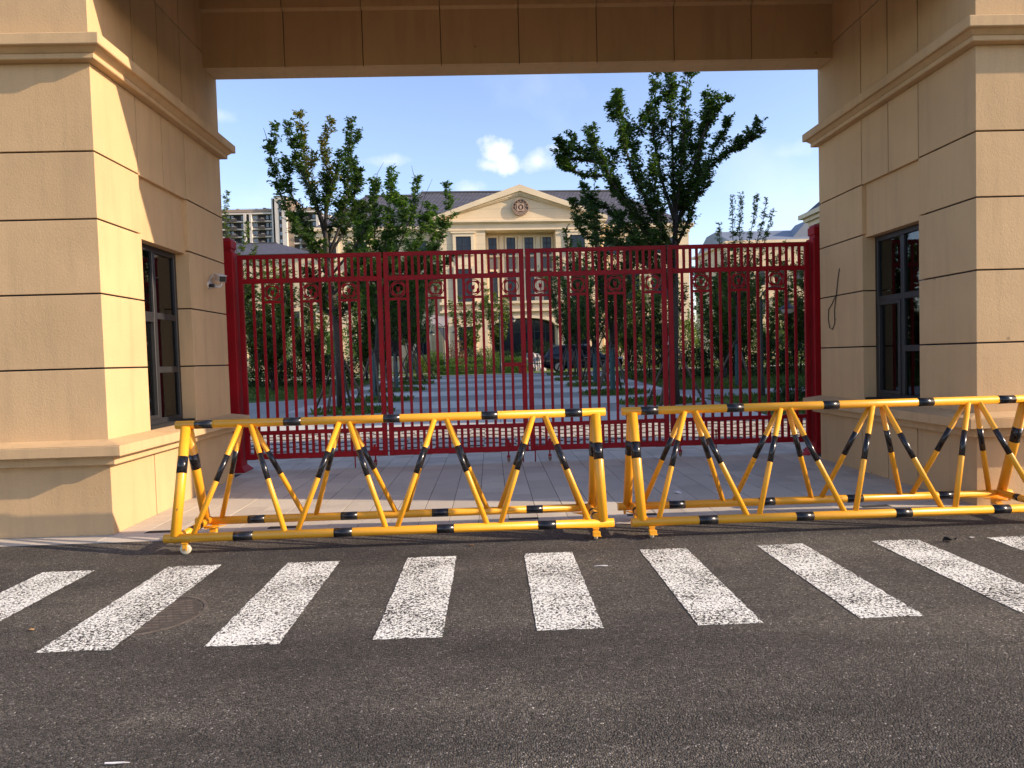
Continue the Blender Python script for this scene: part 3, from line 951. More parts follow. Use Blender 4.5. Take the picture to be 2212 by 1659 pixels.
# ------------------------------------------------------------------ yellow barriers
def barrier(x0, yo, label, flip, tilt=0.0):
    L = 3.975
    yf, yr, yt = 6.15 + yo, 6.81 + yo, 6.48 + yo
    zt, zb = 1.116, 0.145
    r = thing('road_barrier', (x0 + L / 2, yt, 0), label, 'barrier', 'yellow and black rolling road barriers')

    def tube(name, p, q, rad, bands, n=18, chip=True):
        p, q = np.array(p, float), np.array(q, float)
        t = MB().path([p, q], rad, n).build(name, M['yellow'], r)
        ln = np.linalg.norm(q - p)
        for (a, b) in bands:
            MB().path([p + (q - p) * (a / ln), p + (q - p) * (b / ln)], rad + 0.0014, n).build('black_band', M['black'], t)
        return t

    tube('top_rail', (x0, yt, zt), (x0 + L, yt, zt), 0.0385, ((.175, .335), (.985, 1.145), (1.905, 2.055), (2.815, 2.965), (3.595, 3.755)), 24)
    tube('bottom_rail', (x0, yf, zb), (x0 + L, yf, zb), 0.0385, ((.605, .775), (1.485, 1.645), (2.395, 2.545), (3.295, 3.455)), 24)
    tube('bottom_rail', (x0 + 0.0, yr, zb), (x0 + L - 0.0, yr, zb), 0.0385, ((.505, .665), (1.405, 1.565), (2.295, 2.455), (3.225, 3.385)), 24)
    ap = [.585, .685, 1.495, 1.585, 2.375, 2.485, 3.295, 3.405]
    ft = [.245, 1.055, 1.155, 1.945, 2.035, 2.845, 2.955, 3.755]
    for (yy2) in (yf, yr):
        for xo in (0.095, L - 0.095):
            p = np.array((x0 + xo, yt + (yy2 - yt) * 0.07, zt - 0.02)); q = np.array((x0 + xo, yy2, zb + 0.01))
            ln = np.linalg.norm(q - p)
            tube('end_leg', p, q, 0.0435, ((ln * 0.275, ln * 0.43),), 22)
        for a, f_ in zip(ap, ft):
            p = np.array((x0 + a, yt + (yy2 - yt) * 0.07, zt - 0.02)); q = np.array((x0 + f_, yy2, zb + 0.01))
            ln = np.linalg.norm(q - p)
            k = rng.uniform(-0.012, 0.012)
            tube('brace', p, q, 0.0240, ((ln * (0.265 + k), ln * (0.505 + k)),), 16)
    for xo in (0.13, L - 0.13):
        tube('end_tie', (x0 + xo, yf, zb + 0.012), (x0 + xo, yr, zb + 0.012), 0.034, ((0.2, 0.26), (0.36, 0.42)), 18)
    g = MB()
    for xo, s_ in ((0.13, 1), (L - 0.13, -1)):
        for (yy2, t_) in ((yf, 1), (yr, -1)):
            a = x0 + xo
            g.prism([(a - 0.06 * s_, yy2 + 0.03 * t_), (a + 0.17 * s_, yy2 + 0.03 * t_), (a + 0.02 * s_, yy2 + 0.17 * t_)], 2, zb - 0.044, zb - 0.039)
            g.path([(a - 0.075 * s_, yy2 + 0.06 * t_, zb - 0.06), (a - 0.075 * s_, yy2 + 0.06 * t_, zb - 0.02)], 0.012, 8)
    g.build('gusset', M['yellow'], r, fix=True)
    for xo in (0.18, L - 0.165):
        for yy2 in (yf, yr):
            first = (xo < 1) ^ flip
            caster(r, x0 + xo, yy2, zb - 0.036, 0.048 if first else 0.040, M['rubber'], M['yellow'], 1 if (first and yy2 == yf) else 0, not (first and yy2 == yf))
    return r


barrier(-2.915, 0.0, 'yellow and black tubular barrier in front of the left half of the gate', False)
barrier(1.215, -0.02, 'yellow and black tubular barrier in front of the right half of the gate', True)

# ------------------------------------------------------------------ main building behind the trees
BY = 68.0
def bp(x, y, Y=BY):
    p = at(x, y, Y); return p[0], p[2]


bld = thing('school_building', (2.9, BY, 0.67), 'cream building with a pediment, round emblem and slate roof behind the gate', 'building')
xa_, xb_ = bp(940, 480)[0], bp(1306, 480)[0]             # central block
xm = (xa_ + xb_) / 2
zc0, zc1, zap = bp(xm * 0 + 1123, 497)[1], bp(1123, 478)[1], bp(1123, 400)[1]
zbase = 0.5
lx0, lx1 = bp(1051, 600)[0], bp(1203, 600)[0]            # porch recess
wl0, wl1 = -17.0, bp(1510, 480)[0]                       # side wings
# masses
def wall(name, a, b, mat='bwall'):
    return B(name, M[mat], bld, a, b)


wall('wall', (xa_ + 0.4, BY, zbase), (lx0, BY + 14, zc0))
wall('wall', (lx1, BY, zbase), (xb_ - 0.4, BY + 14, zc0))
wall('wall', (lx0, BY + 1.6, zbase), (lx1, BY + 14, zc0))
wall('wall', (wl0, BY + 2.2, zbase), (xa_ + 0.39, BY + 14, zc0 - 0.02))
wall('wall', (xb_ - 0.39, BY + 2.2, zbase), (wl1, BY + 14, zc0 - 0.02))
# ground storey in the porch comes forward again, with an arch opening
zb0, zb1 = bp(1123, 673)[1], bp(1123, 650)[1]
ac = (lx0 + lx1) / 2 + 0.15
ar, ah = (lx1 - lx0) / 2 - 0.15, bp(1123, 686)[1]
pts = [(lx0, zbase), (lx0, zb0), (lx1, zb0), (lx1, zbase), (ac + ar - 0.15, zbase)]
nseg = 18
spring = bp(1123, 706)[1]
for i in range(nseg + 1):
    a = math.pi * i / nseg
    pts.append((ac + (ar - 0.15) * math.cos(a), spring + (ah - spring) * math.sin(a)))
pts.append((ac - ar + 0.15, zbase))
m = MB(); m.prism(pts, 1, BY + 0.1, BY + 1.58); m.build('arch_wall', M['bwall'], bld, fix=True)
# arch moulding
outer = [(ac + (ar + 0.05) * math.cos(math.pi * i / 24), spring + (ah + 0.22 - spring) * math.sin(math.pi * i / 24)) for i in range(25)]
inner = [(ac + (ar - 0.2) * math.cos(math.pi * i / 24), spring + (ah - 0.04 - spring) * math.sin(math.pi * i / 24)) for i in range(25)]
m = MB()
for i in range(24):
    q = [outer[i], outer[i + 1], inner[i + 1], inner[i]]
    m.prism(q, 1, BY - 0.1, BY + 0.5)
m.build('arch_moulding', M['btrim'], bld, fix=True)
aw = B('arch_glazing', M['bglass'], bld, (ac - ar, BY + 1.3, zbase), (ac + ar, BY + 1.36, ah))
m = MB()
for i in range(7):
    x = ac - ar + 2 * ar * i / 6; m.box((x - 0.05, BY + 1.22, zbase), (x + 0.05, BY + 1.29, ah))
for z in (bp(1123, 716)[1], bp(1123, 700)[1]): m.box((ac - ar, BY + 1.2, z - 0.05), (ac + ar, BY + 1.215, z + 0.05))
m.build('arch_mullions', M['bframe'], aw)
# belt courses
for (za, zz, p) in ((zb0, zb0 + 0.18, 0.28), (zb1 - 0.25, zb1, 0.30)):
    wall('belt_course', (xa_ + 0.2, BY - p, za), (xb_ - 0.2, BY + 1.7, zz), 'btrim')
wall('porch_floor_band', (lx0, BY + 0.05, zb0 + 0.18), (lx1, BY + 1.59, zb1 - 0.25), 'btrim')


def bwin(x0, x1, z0, z1, y, nx=2, nz=2, surround=0.22, parent=None, hood=False):
    s_ = surround
    m = MB()
    m.box((x0 - s_, y - 0.16, z0 - 0.02), (x0, y + 0.02, z1)); m.box((x1, y - 0.16, z0 - 0.02), (x1 + s_, y + 0.02, z1))
    m.box((x0 - s_, y - 0.17, z1 + 0.001), (x1 + s_, y + 0.02, z1 + s_))
    m.box((x0 - s_ * 1.2, y - 0.22, z0 - 0.2), (x1 + s_ * 1.2, y + 0.02, z0 - 0.021))
    if hood: m.box((x0 - s_ * 1.6, y - 0.26, z1 + s_ + 0.001), (x1 + s_ * 1.6, y + 0.02, z1 + s_ + 0.16))
    w = m.build('window', M['btrim'], parent or bld)
    B('pane', M['bglass'], w, (x0, y - 0.045, z0 - 0.019), (x1, y - 0.01, z1))
    m = MB()
    for i in range(nx + 1):
        x = x0 + (x1 - x0) * i / nx; m.box((x - 0.05, y - 0.085, z0), (x + 0.05, y - 0.046, z1))
    for i in range(1, nz + 1):
        z = z0 + (z1 - z0) * i / nz; m.box((x0, y - 0.083, z - 0.05), (x1, y - 0.047, z + 0.05))
    m.build('glazing_bars', M['bframe'], w)
    return w


rows = [(bp(1100, 546)[1], bp(1100, 510)[1]), (bp(1100, 652)[1], bp(1100, 582)[1])]
# porch windows with grey spandrels
for (pa, pb) in ((1058.5, 1076.6), (1097.8, 1116.6), (1136.4, 1155.9), (1175.7, 1194.5)):
    k = (BY + 1.6) / BY
    x0, x1 = bp(pa, 600)[0] * k, bp(pb, 600)[0] * k
    bwin(x0, x1, rows[0][0], rows[0][1] + 0.1, BY + 1.6, 2, 3, 0.2)
    bwin(x0, x1, rows[1][0] + 0.1, rows[1][1], BY + 1.6, 2, 3, 0.2)
    wall('spandrel', (x0, BY + 1.50, rows[1][1] + 0.21), (x1, BY + 1.61, rows[0][0] - 0.22), 'spandrel')
for px in (1087, 1126.5, 1165.5):
    x = bp(px, 600)[0] * (BY + 1.6) / BY
    wall('pilaster', (x - 0.22, BY + 1.38, zb1), (x + 0.22, BY + 1.605, zc0 - 0.3), 'btrim')
# flanking and wing windows on three storeys
ground_row = (bp(1100, 762)[1], bp(1100, 704)[1])
cw = bp(986, 560)[0], bp(1018.5, 560)[0]
mid = xm
for (x0, x1, y) in [(cw[0], cw[1], BY), (2 * mid - cw[1], 2 * mid - cw[0], BY)]:
    bwin(x0, x1, rows[0][0], rows[0][1], y, 2, 2, 0.3, hood=True)
    bwin(x0, x1, rows[1][0], rows[1][1] + 0.1, y, 2, 3, 0.3)
    bwin(x0, x1, ground_row[0], ground_row[1], y, 2, 2, 0.3)
    wall('panel', (x0, y - 0.08, rows[1][1] + 0.45), (x1, y + 0.01, rows[0][0] - 0.3), 'btrim')
wing = [-15.4, -12.4, -9.4, -6.6] + [xb_ + 1.1, xb_ + 3.4, xb_ + 5.9, wl1 - 2.0]
for x in wing:
    for (z0, z1) in (rows[0], rows[1], ground_row):
        bwin(x - 0.65, x + 0.65, z0, z1, BY + 2.2, 2, 2, 0.25)
# entablature and pediment
for (p, za, zz) in ((0.15, zc0, zc0 + 0.12), (0.05, zc0 + 0.12, zc1 - 0.2), (0.22, zc1 - 0.2, zc1 - 0.1), (0.42, zc1 - 0.1, zc1 + 0.06)):
    wall('entablature', (xa_ - p * 0.5, BY - p, za), (xb_ + p * 0.5, BY + 3.5, zz), 'btrim')
for (p, za, zz) in ((0.1, zc0 - 0.02, zc1 - 0.35), (0.45, zc1 - 0.35, zc1 - 0.02)):
    wall('wing_cornice', (wl0 - p, BY + 2.2 - p, za), (xa_ + 0.1, BY + 14 + p, zz), 'btrim')
    wall('wing_cornice', (xb_ - 0.1, BY + 2.2 - p, za), (wl1 + p, BY + 14 + p, zz), 'btrim')
zt = zc1 + 0.06
m = MB(); m.prism([(xa_ - 0.1, zt), (xb_ + 0.1, zt), (xm, zap - 0.35)], 1, BY + 0.15, BY + 6.0); m.build('tympanum', M['bwall'], bld, fix=True)
for s_ in (-1, 1):
    e = xa_ - 0.3 if s_ < 0 else xb_ + 0.3
    for (off, th, p) in ((0.0, 0.62, 0.42), (0.62, 0.22, 0.18), (0.84, 0.14, 0.05)):
        m = MB()
        q = [(e, zt + 0.35 - off), (xm, zap - off), (xm, zap - off - th), (e, zt + 0.35 - off - th)]
        q = [(x, max(z, zt + 0.002)) for x, z in q]
        m.prism(q, 1, BY - p, BY + 6.0 - off * 0.1)
        m.build('raking_cornice', M['btrim'], bld, fix=True)
# round emblem with lettering ring
ez, er = bp(1124.5, 448)[1], 0.80
ex = bp(1124.5, 448)[0]
def disc(r, n=48): return [(ex + r * math.cos(2 * math.pi * i / n), ez + r * math.sin(2 * math.pi * i / n)) for i in range(n)]
m = MB(); m.prism(disc(er), 1, BY - 0.10, BY + 0.16)
emb = m.build('emblem', M['bronze'], bld, fix=True)
ey = BY - 0.10
m = MB(); m.ring(disc(er), disc(er * 0.93), 1, ey - 0.06, ey - 0.001); m.ring(disc(er * 0.66), disc(er * 0.60), 1, ey - 0.06, ey - 0.001)
m.build('emblem_ring', M['bronze2'], emb, fix=True)
for i in range(7):
    a = math.radians(172 - i * 27.5); r_ = er * 0.795
    cx_, cz_ = ex + r_ * math.cos(a), ez + r_ * math.sin(a)
    m = MB(); s_ = 0.066
    for (u0, v0, u1, v1) in ((-1, .75, 1, 1), (-.15, -1, .15, 1.1), (-1, -.1, 1, .15), (-.9, -1, .9, -.75), (-.95, -.8, -.7, .6), (.7, -.8, .95, .6)):
        if rng.random() < 0.85:
            ca, sa = math.cos(a - math.pi / 2), math.sin(a - math.pi / 2)
            q = [(cx_ + s_ * (u * ca - v * sa), cz_ + s_ * (u * sa + v * ca)) for (u, v) in ((u0, v0), (u1, v0), (u1, v1), (u0, v1))]
            m.prism(q, 1, ey - 0.055 - 0.002 * len(m.f), ey - 0.001)
    m.build('emblem_character', M['bronze2'], emb, fix=True)
m = MB()
for i in range(22):
    a = math.radians(200 + i * 6.6); r_ = er * 0.795
    ca, sa = math.cos(a + math.pi / 2), math.sin(a + math.pi / 2)
    cx_, cz_ = ex + r_ * math.cos(a), ez + r_ * math.sin(a)
    m.prism([(cx_ + u * ca - v * sa, cz_ + u * sa + v * ca) for (u, v) in ((-.03, -.06), (.02, -.06), (.03, .06), (-.02, .06))], 1, ey - 0.04, ey - 0.001)
m.build('emblem_lettering', M['bronze2'], emb, fix=True)
def sqr(h, n=48):
    out = []
    for i in range(n):
        a = 2 * math.pi * i / n; k = min(h / max(abs(math.cos(a)), abs(math.sin(a))), h * 1.25)
        out.append((ex + k * math.cos(a), ez + k * math.sin(a)))
    return out
m = MB(); m.ring(sqr(er * 0.46), disc(er * 0.34), 1, ey - 0.07, ey - 0.001)
m.prism([(ex - .10, ez + .2), (ex, ez + .1), (ex + .10, ez + .2), (ex + .11, ez - .1), (ex + .02, ez - .18), (ex, ez - .4), (ex - .02, ez - .18), (ex - .11, ez - .1)], 1, ey - 0.065, ey - 0.001)
m.build('emblem_motif', M['bronze2'], emb, fix=True)
# sign lettering over the arch; only the last character stands clear of the gate
try:
    cu = bpy.data.curves.new('sign_character', 'FONT'); cu.body = '\u697c'; cu.size = 0.62; cu.extrude = 0.03; cu.align_x = 'CENTER'
    tmp = bpy.data.objects.new('tmp', cu); COL.objects.link(tmp)
    bpy.context.view_layer.update()
    mesh = bpy.data.meshes.new_from_object(tmp)
    bpy.data.objects.remove(tmp)
    mesh.materials.clear(); mesh.materials.append(M['lamp_red'])
    sx_, sz_ = bp(1145, 666)
    o = inst('sign_character', mesh, (sx_, BY + 0.03, sz_), bld); o.rotation_euler = (math.pi / 2, 0, 0)
except Exception as ex_:
    print('sign skipped', ex_)
# roofs
zr = zc1 - 0.02
def hip(parent, x0, x1, y0, y1, z0, zt_, ra, rb, mat, name='roof'):
    ym_ = (y0 + y1) / 2
    m = MB()
    m.add([(x0, y0, z0), (x1, y0, z0), (x1, y1, z0), (x0, y1, z0), (ra, ym_, zt_), (rb, ym_, zt_)],
          [(0, 1, 5, 4), (1, 2, 5), (2, 3, 4, 5), (3, 0, 4), (0, 3, 2, 1)])
    r = m.build(name, M[mat], parent, fix=True)
    MB().box((ra, ym_ - 0.15, zt_ - 0.05), (rb, ym_ + 0.15, zt_ + 0.12)).build('ridge', M['roof_edge'], r)
    return r


bld.rotation_euler.z = math.radians(3.0)
RY = (BY + 1.9 + BY + 14.4) / 2
hip(bld, -10.5, wl1 + 0.2, BY + 1.9, BY + 14.4, zr, bp(1000, 417, RY)[1], bp(919, 420, RY)[0], bp(1330, 412, RY)[0], 'roof')
hip(bld, wl0 - 0.2, -4.0, BY + 2.6, BY + 13.4, zr - 0.05, bp(870, 427, RY)[1], bp(800, 428, RY)[0], bp(925, 428, RY)[0], 'roof')

# ------------------------------------------------------------------ apartment block far left
TY = 268.0
S_ = TY * 0.1786 / F                                     # one unit of the survey grid in metres
tx0, tz0 = at(475, 410.4, TY)[0], at(475, 410.4, TY)[2]
apt = thing('apartment_block', (tx0 + 12, TY + 8, 0), 'dark brown and white apartment block far behind the left gatehouse', 'building')
def T(name, mat, x0, x1, y0, y1, d0, d1, parent=None):  # x0..x1, y0 (top)..y1 (bottom) on the grid; depth d0..d1
    return B(name, M[mat], parent or apt, (tx0 + x0 * S_, TY + d0, tz0 - y1 * S_), (tx0 + x1 * S_, TY + d1, tz0 - y0 * S_))


T('wall', 'tb', -160, 600, 236, 1330, 1.6, 14); T('wall', 'tb', 842, 1120, 225, 1330, 1.6, 14)
T('parapet', 'tt', -160, 602, 228, 262, 0.9, 1.5); T('parapet', 'tt', 842, 1122, 222, 250, 0.9, 1.5)
T('white_band', 'tw', -160, 602, 275, 292, 0.0, 1.59); T('white_band', 'tw', 842, 1122, 264, 282, 0.0, 1.59)
for x0, x1 in ((262, 291), (330, 356), (1116, 1150)): T('pilaster', 'tw', x0, x1, 293, 1330, -0.3, 1.61)
T('recess', 'td', 291, 330, 293, 1330, 1.3, 1.62)
T('recess', 'td', 600, 640, 112, 1330, 0.5, 12)
T('fin', 'tw', 598, 612, 112, 1330, -0.4, 0.49)
st = T('stair_tower', 'tw', 640, 776, 100, 1330, -1.0, 12)
T('stair_recess', 'td', 690, 722, 135, 1330, -1.06, -0.99, st)
for i in range(12): T('stair_window', 'tg', 696, 720, 150 + i * 91, 190 + i * 91, -1.12, -1.065, st)
T('side_wall', 'tt', 776.3, 842, 110, 1330, 0.4, 12)
T('roof_cap', 'tb', 636, 780, 92, 99.5, -1.3, 12, st)
for k in range(11):
    z = 293 + 91 * k
    for (x0, x1) in ((-160, 261.8), (356.2, 599), (843, 1115)):
        T('spandrel_band', 'tw', x0, x1, z + 73, z + 90, 0.4, 1.61)
    for (b0, b1) in ((45, 190), (436, 516), (930, 1040)):
        T('balcony_recess', 'td', b0, b1, z, z + 72.8, 1.2, 1.62)
        T('balcony_rail', 'tb', b0, b1, z + 52, z + 91, -0.6, -0.5)
    for (w0, w1) in ((60, 84), (105, 128), (225, 258), (360, 388), (392, 408), (520, 542), (566, 590), (905, 925), (1070, 1110)):
        wnd = T('window', 'tw', w0 - 2, w1 + 2, z + 10, z + 56, 1.05, 1.19 if w0 in (60, 105, 520) else 1.62)
        T('pane', 'tg', w0, w1, z + 13, z + 53, 0.97, 1.04, wnd)
    for c0 in (130, 468, 985):
        ac_ = T('air_conditioner', 'tw', c0, c0 + 30, z + 47, z + 82, -0.4, 0.3)
        T('fan_grille', 'td', c0 + 4, c0 + 18, z + 53, z + 76, -0.46, -0.405, ac_)
for c0, h in ((148, 24), (268, 12), (370, 18), (465, 30), (503, 18), (1000, 26), (1045, 16)):
    T('roof_vent', 'tt', c0, c0 + 30, 228 - h, 228, 3, 6)
T('roof_rail', 'tg', -160, 600, 219, 221, 1, 1.1)
# second pale tower beside it
ap2 = thing('pale_tower', (tx0 + 1180 * S_, TY + 30, 0), 'narrow pale tower seen between tree crowns left of the pediment', 'building')
T('wall', 'tw', 1150, 1260, 290, 1330, 4, 24, ap2)
for k in range(10):
    for (w0, w1) in ((1162, 1176), (1196, 1230)):
        T('window', 'tb', w0, w1, 310 + 75 * k, 355 + 75 * k, 3.8, 4.01, ap2)
# low roofs left, in front of the apartments
lowb = thing('low_building', (-38, 104, 0.6), 'low building with a grey hipped roof below the apartment block', 'building')
p0, p1 = at(478, 548, 100), at(672, 548, 100)
B('wall', M['bwall'], lowb, (p0[0] - 8, 100.3, 0.3), (p1[0] + 14, 112, p0[2] - 0.3))
hip(lowb, p0[0] - 9, p1[0] + 0.5, 99.5, 112.5, p0[2] - 0.3, at(560, 526, 106)[2], p0[0] - 3, at(598, 526, 106)[0], 'roof')
hip(lowb, p1[0] + 0.6, p1[0] + 15, 99.8, 112, p0[2] - 0.9, at(560, 530, 106)[2], p1[0] + 4, p1[0] + 12, 'roof')
for i in range(9):
    x = p0[0] + 1.5 + i * 2.6
    bwin(x, x + 1.3, 3.0, 5.0, 100.3, 2, 2, 0.2, lowb); bwin(x, x + 1.3, 7.0, 9.2, 100.3, 2, 2, 0.2, lowb)

# buildings on the right
rb = thing('side_building', (28, 30, 0.5), 'cream building whose cornice corner peeks out beside the right gatehouse', 'building')
cxr, _, czr = at(1752, 490, 38)
czr = at(1740, 478, 38)[2]
B('wall', M['bwall'], rb, (cxr + 0.05, 12.8, 0.0), (cxr + 22, 38, czr - 0.3))
for (p, za, zz) in ((0.12, -0.3, -0.05), (0.3, -0.05, 0.15), (0.5, 0.15, 0.38)):
    B('cornice', M['btrim'], rb, (cxr - p, 12.8 - p, czr + za), (cxr + 22, 38 + p, czr + zz))
m = MB()
hx0, hx1, hy0, hy1, hz, ht = cxr - 0.3, cxr + 22, 12.5, 38.3, czr + 0.38, czr + 8.8  # out-of-view ridge raised and near end extended to shade the courtyard
m.add([(hx0, hy0, hz), (hx1, hy0, hz), (hx1, hy1, hz), (hx0, hy1, hz), (hx0 + 9, hy0 + 3.5, ht), (hx0 + 9, hy1 - 6, ht)],
      [(0, 1, 4), (1, 2, 5, 4), (2, 3, 5), (3, 0, 4, 5), (0, 3, 2, 1)])
m.build('roof', M['roof'], rb, fix=True)
for y in (18, 22, 26, 30, 34):
    for z in (2.5, 6.3):
        m = MB(); m.box((cxr - 0.06, y - 0.8, z - 0.15), (cxr + 0.07, y + 0.8, z + 2.2)); w = m.build('window', M['btrim'], rb)
        B('pane', M['bglass'], w, (cxr - 0.09, y - 0.6, z), (cxr - 0.061, y + 0.6, z + 2.0))
rb2 = thing('far_side_building', (34, 96, 0.6), 'distant cream building with a blue grey roof above the right gate leaf', 'building')
q0, q1 = at(1570, 524, 90), at(1775, 515, 90)
B('wall', M['bwall'], rb2, (q0[0], 90, 0.3), (q1[0] + 12, 104, q0[2] - 0.2))
B('cornice', M['btrim'], rb2, (q0[0] - 0.4, 89.5, q0[2] - 0.2), (q1[0] + 12, 104.4, q0[2] + 0.15))
zt1 = at(1650, 499, 95)[2]
m = MB(); m.prism([(90 - 0.3, q0[2] + 0.15), (104, q0[2] + 0.15), (99, zt1), (95, zt1)], 0, q0[0] + 0.2, q1[0] + 12); m.build('roof', M['roof_plain'], rb2, fix=True)
m = MB(); m.prism([(at(1705, 500, 92)[0], zt1 - 1.6), (at(1738, 478, 92)[0], at(1738, 478, 92)[2]), (at(1738, 478, 92)[0] + 6, at(1738, 478, 92)[2]), (at(1738, 478, 92)[0] + 9, zt1 - 1.6)], 1, 91, 94.9); m.build('gable_roof', M['roof_plain'], rb2, fix=True)
for i in range(5):
    x = q0[0] + 1.2 + i * 2.5
    for z in (2.6, 6.4, 10.2):
        if z + 2 < q0[2] - 0.4: bwin(x, x + 1.2, z, z + 2, 90, 2, 2, 0.2, rb2)

# ------------------------------------------------------------------ trees
class Leaves:
    def __init__(s, seed): s.c, s.a, s.n, s.s = [], [], [], []; s.r = np.random.RandomState(seed)

    def add(s, c, a, n, size): s.c.append(c); s.a.append(a); s.n.append(n); s.s.append(size)

    def many(s, c, a, n, size): s.c.extend(c); s.a.extend(a); s.n.extend(n); s.s.extend(size)

    def build(s, name, mat, parent):
        C = np.array(s.c); A = np.array(s.a); Nn = np.array(s.n); S = np.array(s.s)[:, None]
        A /= np.linalg.norm(A, axis=1)[:, None] + 1e-9
        Bt = np.cross(Nn, A); Bt /= np.linalg.norm(Bt, axis=1)[:, None] + 1e-9
        Nn = np.cross(A, Bt)
        base = C; tip = C + A * S
        l = C + A * S * 0.42 + Bt * S * 0.24 + Nn * S * 0.10
        r_ = C + A * S * 0.42 - Bt * S * 0.24 + Nn * S * 0.10
        V = np.stack([base, l, tip, r_], 1).reshape(-1, 3)
        V = V - np.array(W[parent.name] if parent else (0, 0, 0))
        n = len(C)
        me = bpy.data.meshes.new(name)
        me.vertices.add(4 * n); me.vertices.foreach_set('co', V.astype(np.float32).ravel())
        i = np.arange(n) * 4
        idx = np.stack([i, i + 2, i + 1, i, i + 3, i + 2], 1).ravel()
        me.loops.add(6 * n); me.loops.foreach_set('vertex_index', idx.astype(np.int32))
        me.polygons.add(2 * n); me.polygons.foreach_set('loop_start', (np.arange(2 * n) * 3).astype(np.int32))
        me.materials.append(mat)
        me.update(calc_edges=True); me.validate()
        return inst(name, me, W[parent.name] if parent else (0, 0, 0), parent)


def unit(v): return v / (np.linalg.norm(v) + 1e-9)


def nrm(a): return a / (np.linalg.norm(a, axis=-1, keepdims=True) + 1e-9)


def twigs(br, lv, limb, dens, tl, leaf, lpt, s0=0.15, up=0.30, spread=0.9, tip=0.55, tw_r=0.005):
    P = np.array(limb, float); D = np.diff(P, axis=0); seg = np.linalg.norm(D, axis=1); cum = np.concatenate([[0], np.cumsum(seg)])
    R = lv.r; n = max(2, int(cum[-1] * dens))
    t = s0 + (1 - s0) * R.rand(n); d = t * cum[-1]
    i = np.clip(np.searchsorted(cum, d) - 1, 0, len(seg) - 1)
    p = P[i] + D[i] * ((d - cum[i]) / seg[i])[:, None]; ld = nrm(D[i])
    an = R.rand(n) * 2 * math.pi
    side = np.stack([np.cos(an), np.sin(an), np.full(n, 0.1)], 1)
    dr = nrm(ld * 0.55 + side * spread + np.array([0, 0, up]) + R.randn(n, 3) * 0.18)
    ln = tl * (0.35 + 1.0 * R.rand(n) ** 1.4) * (1 - (1 - tip) * t)
    q1 = p + dr * (ln * 0.5)[:, None]; q2 = p + dr * ln[:, None] + np.array([0, 0, -1.0]) * (0.12 * ln)[:, None]
    uu = nrm(np.cross(dr, [0.3, 0.2, 1.0])) * tw_r; vv = np.cross(dr, uu)
    V = np.stack([p + uu, p - uu * .5 + vv, p - uu * .5 - vv, q1 + uu * .7, q1 - uu * .4 + vv * .7, q1 - uu * .4 - vv * .7, q2], 1).reshape(-1, 3)
    b = len(br.v); br.v.extend(map(tuple, V.tolist()))
    for k in range(n):
        o = b + 7 * k
        br.f += [(o, o + 1, o + 4, o + 3), (o + 1, o + 2, o + 5, o + 4), (o + 2, o, o + 3, o + 5), (o + 3, o + 4, o + 6), (o + 4, o + 5, o + 6), (o + 5, o + 3, o + 6)]
    br.sm += [False] * (6 * n); br.mi += [0] * (6 * n)
    u = 0.15 + 0.88 * (np.arange(lpt)[None, :] + R.rand(n, lpt) * 0.7) / lpt
    uA = np.clip(u * 2, 0, 1)[..., None]; uB = np.clip((u - 0.5) * 2, 0, 1.1)[..., None]
    c = p[:, None] + (q1 - p)[:, None] * uA + (q2 - q1)[:, None] * uB + R.randn(n, lpt, 3) * 0.018
    sd = nrm(np.cross(dr, [0, 0, 1.0]))[:, None] * np.where(np.arange(lpt) % 2, 1, -1)[None, :, None]
    a = nrm(dr[:, None] * 0.55 + sd * 0.75 + R.randn(n, lpt, 3) * 0.3 + np.array([0, 0, -0.30]))
    m = nrm(np.array([0, 0, 1.0]) + R.randn(n, lpt, 3) * 0.5)
    lv.many(c.reshape(-1, 3), a.reshape(-1, 3), m.reshape(-1, 3), leaf * (0.5 + 0.8 * R.rand(n * lpt)))


def stakes(root, x, y, z, h, n, seed):
    R = random.Random(seed)
    a0 = R.uniform(0, 6.28)
    for k in range(n):
        a = a0 + 2 * math.pi * k / n + R.uniform(-0.2, 0.2)
        d = R.uniform(0.65, 0.95)
        p = (x + d * math.cos(a), y + d * math.sin(a), zg(y) - 0.05); q = (x + 0.05 * math.cos(a), y + 0.05 * math.sin(a), z + h + R.uniform(-.1, .15))
        mid_ = tuple((u + v) / 2 + R.uniform(-0.02, 0.02) for u, v in zip(p, q))
        MB().path([p, mid_, q], [0.042, 0.038, 0.033], 8).build('support_pole', M['stake'], root)
    MB().lathe([(0.10, -0.06), (0.115, 0.0), (0.10, 0.06)], (x, y, z + h - 0.06), 10).build('tie', M['cable'], root)


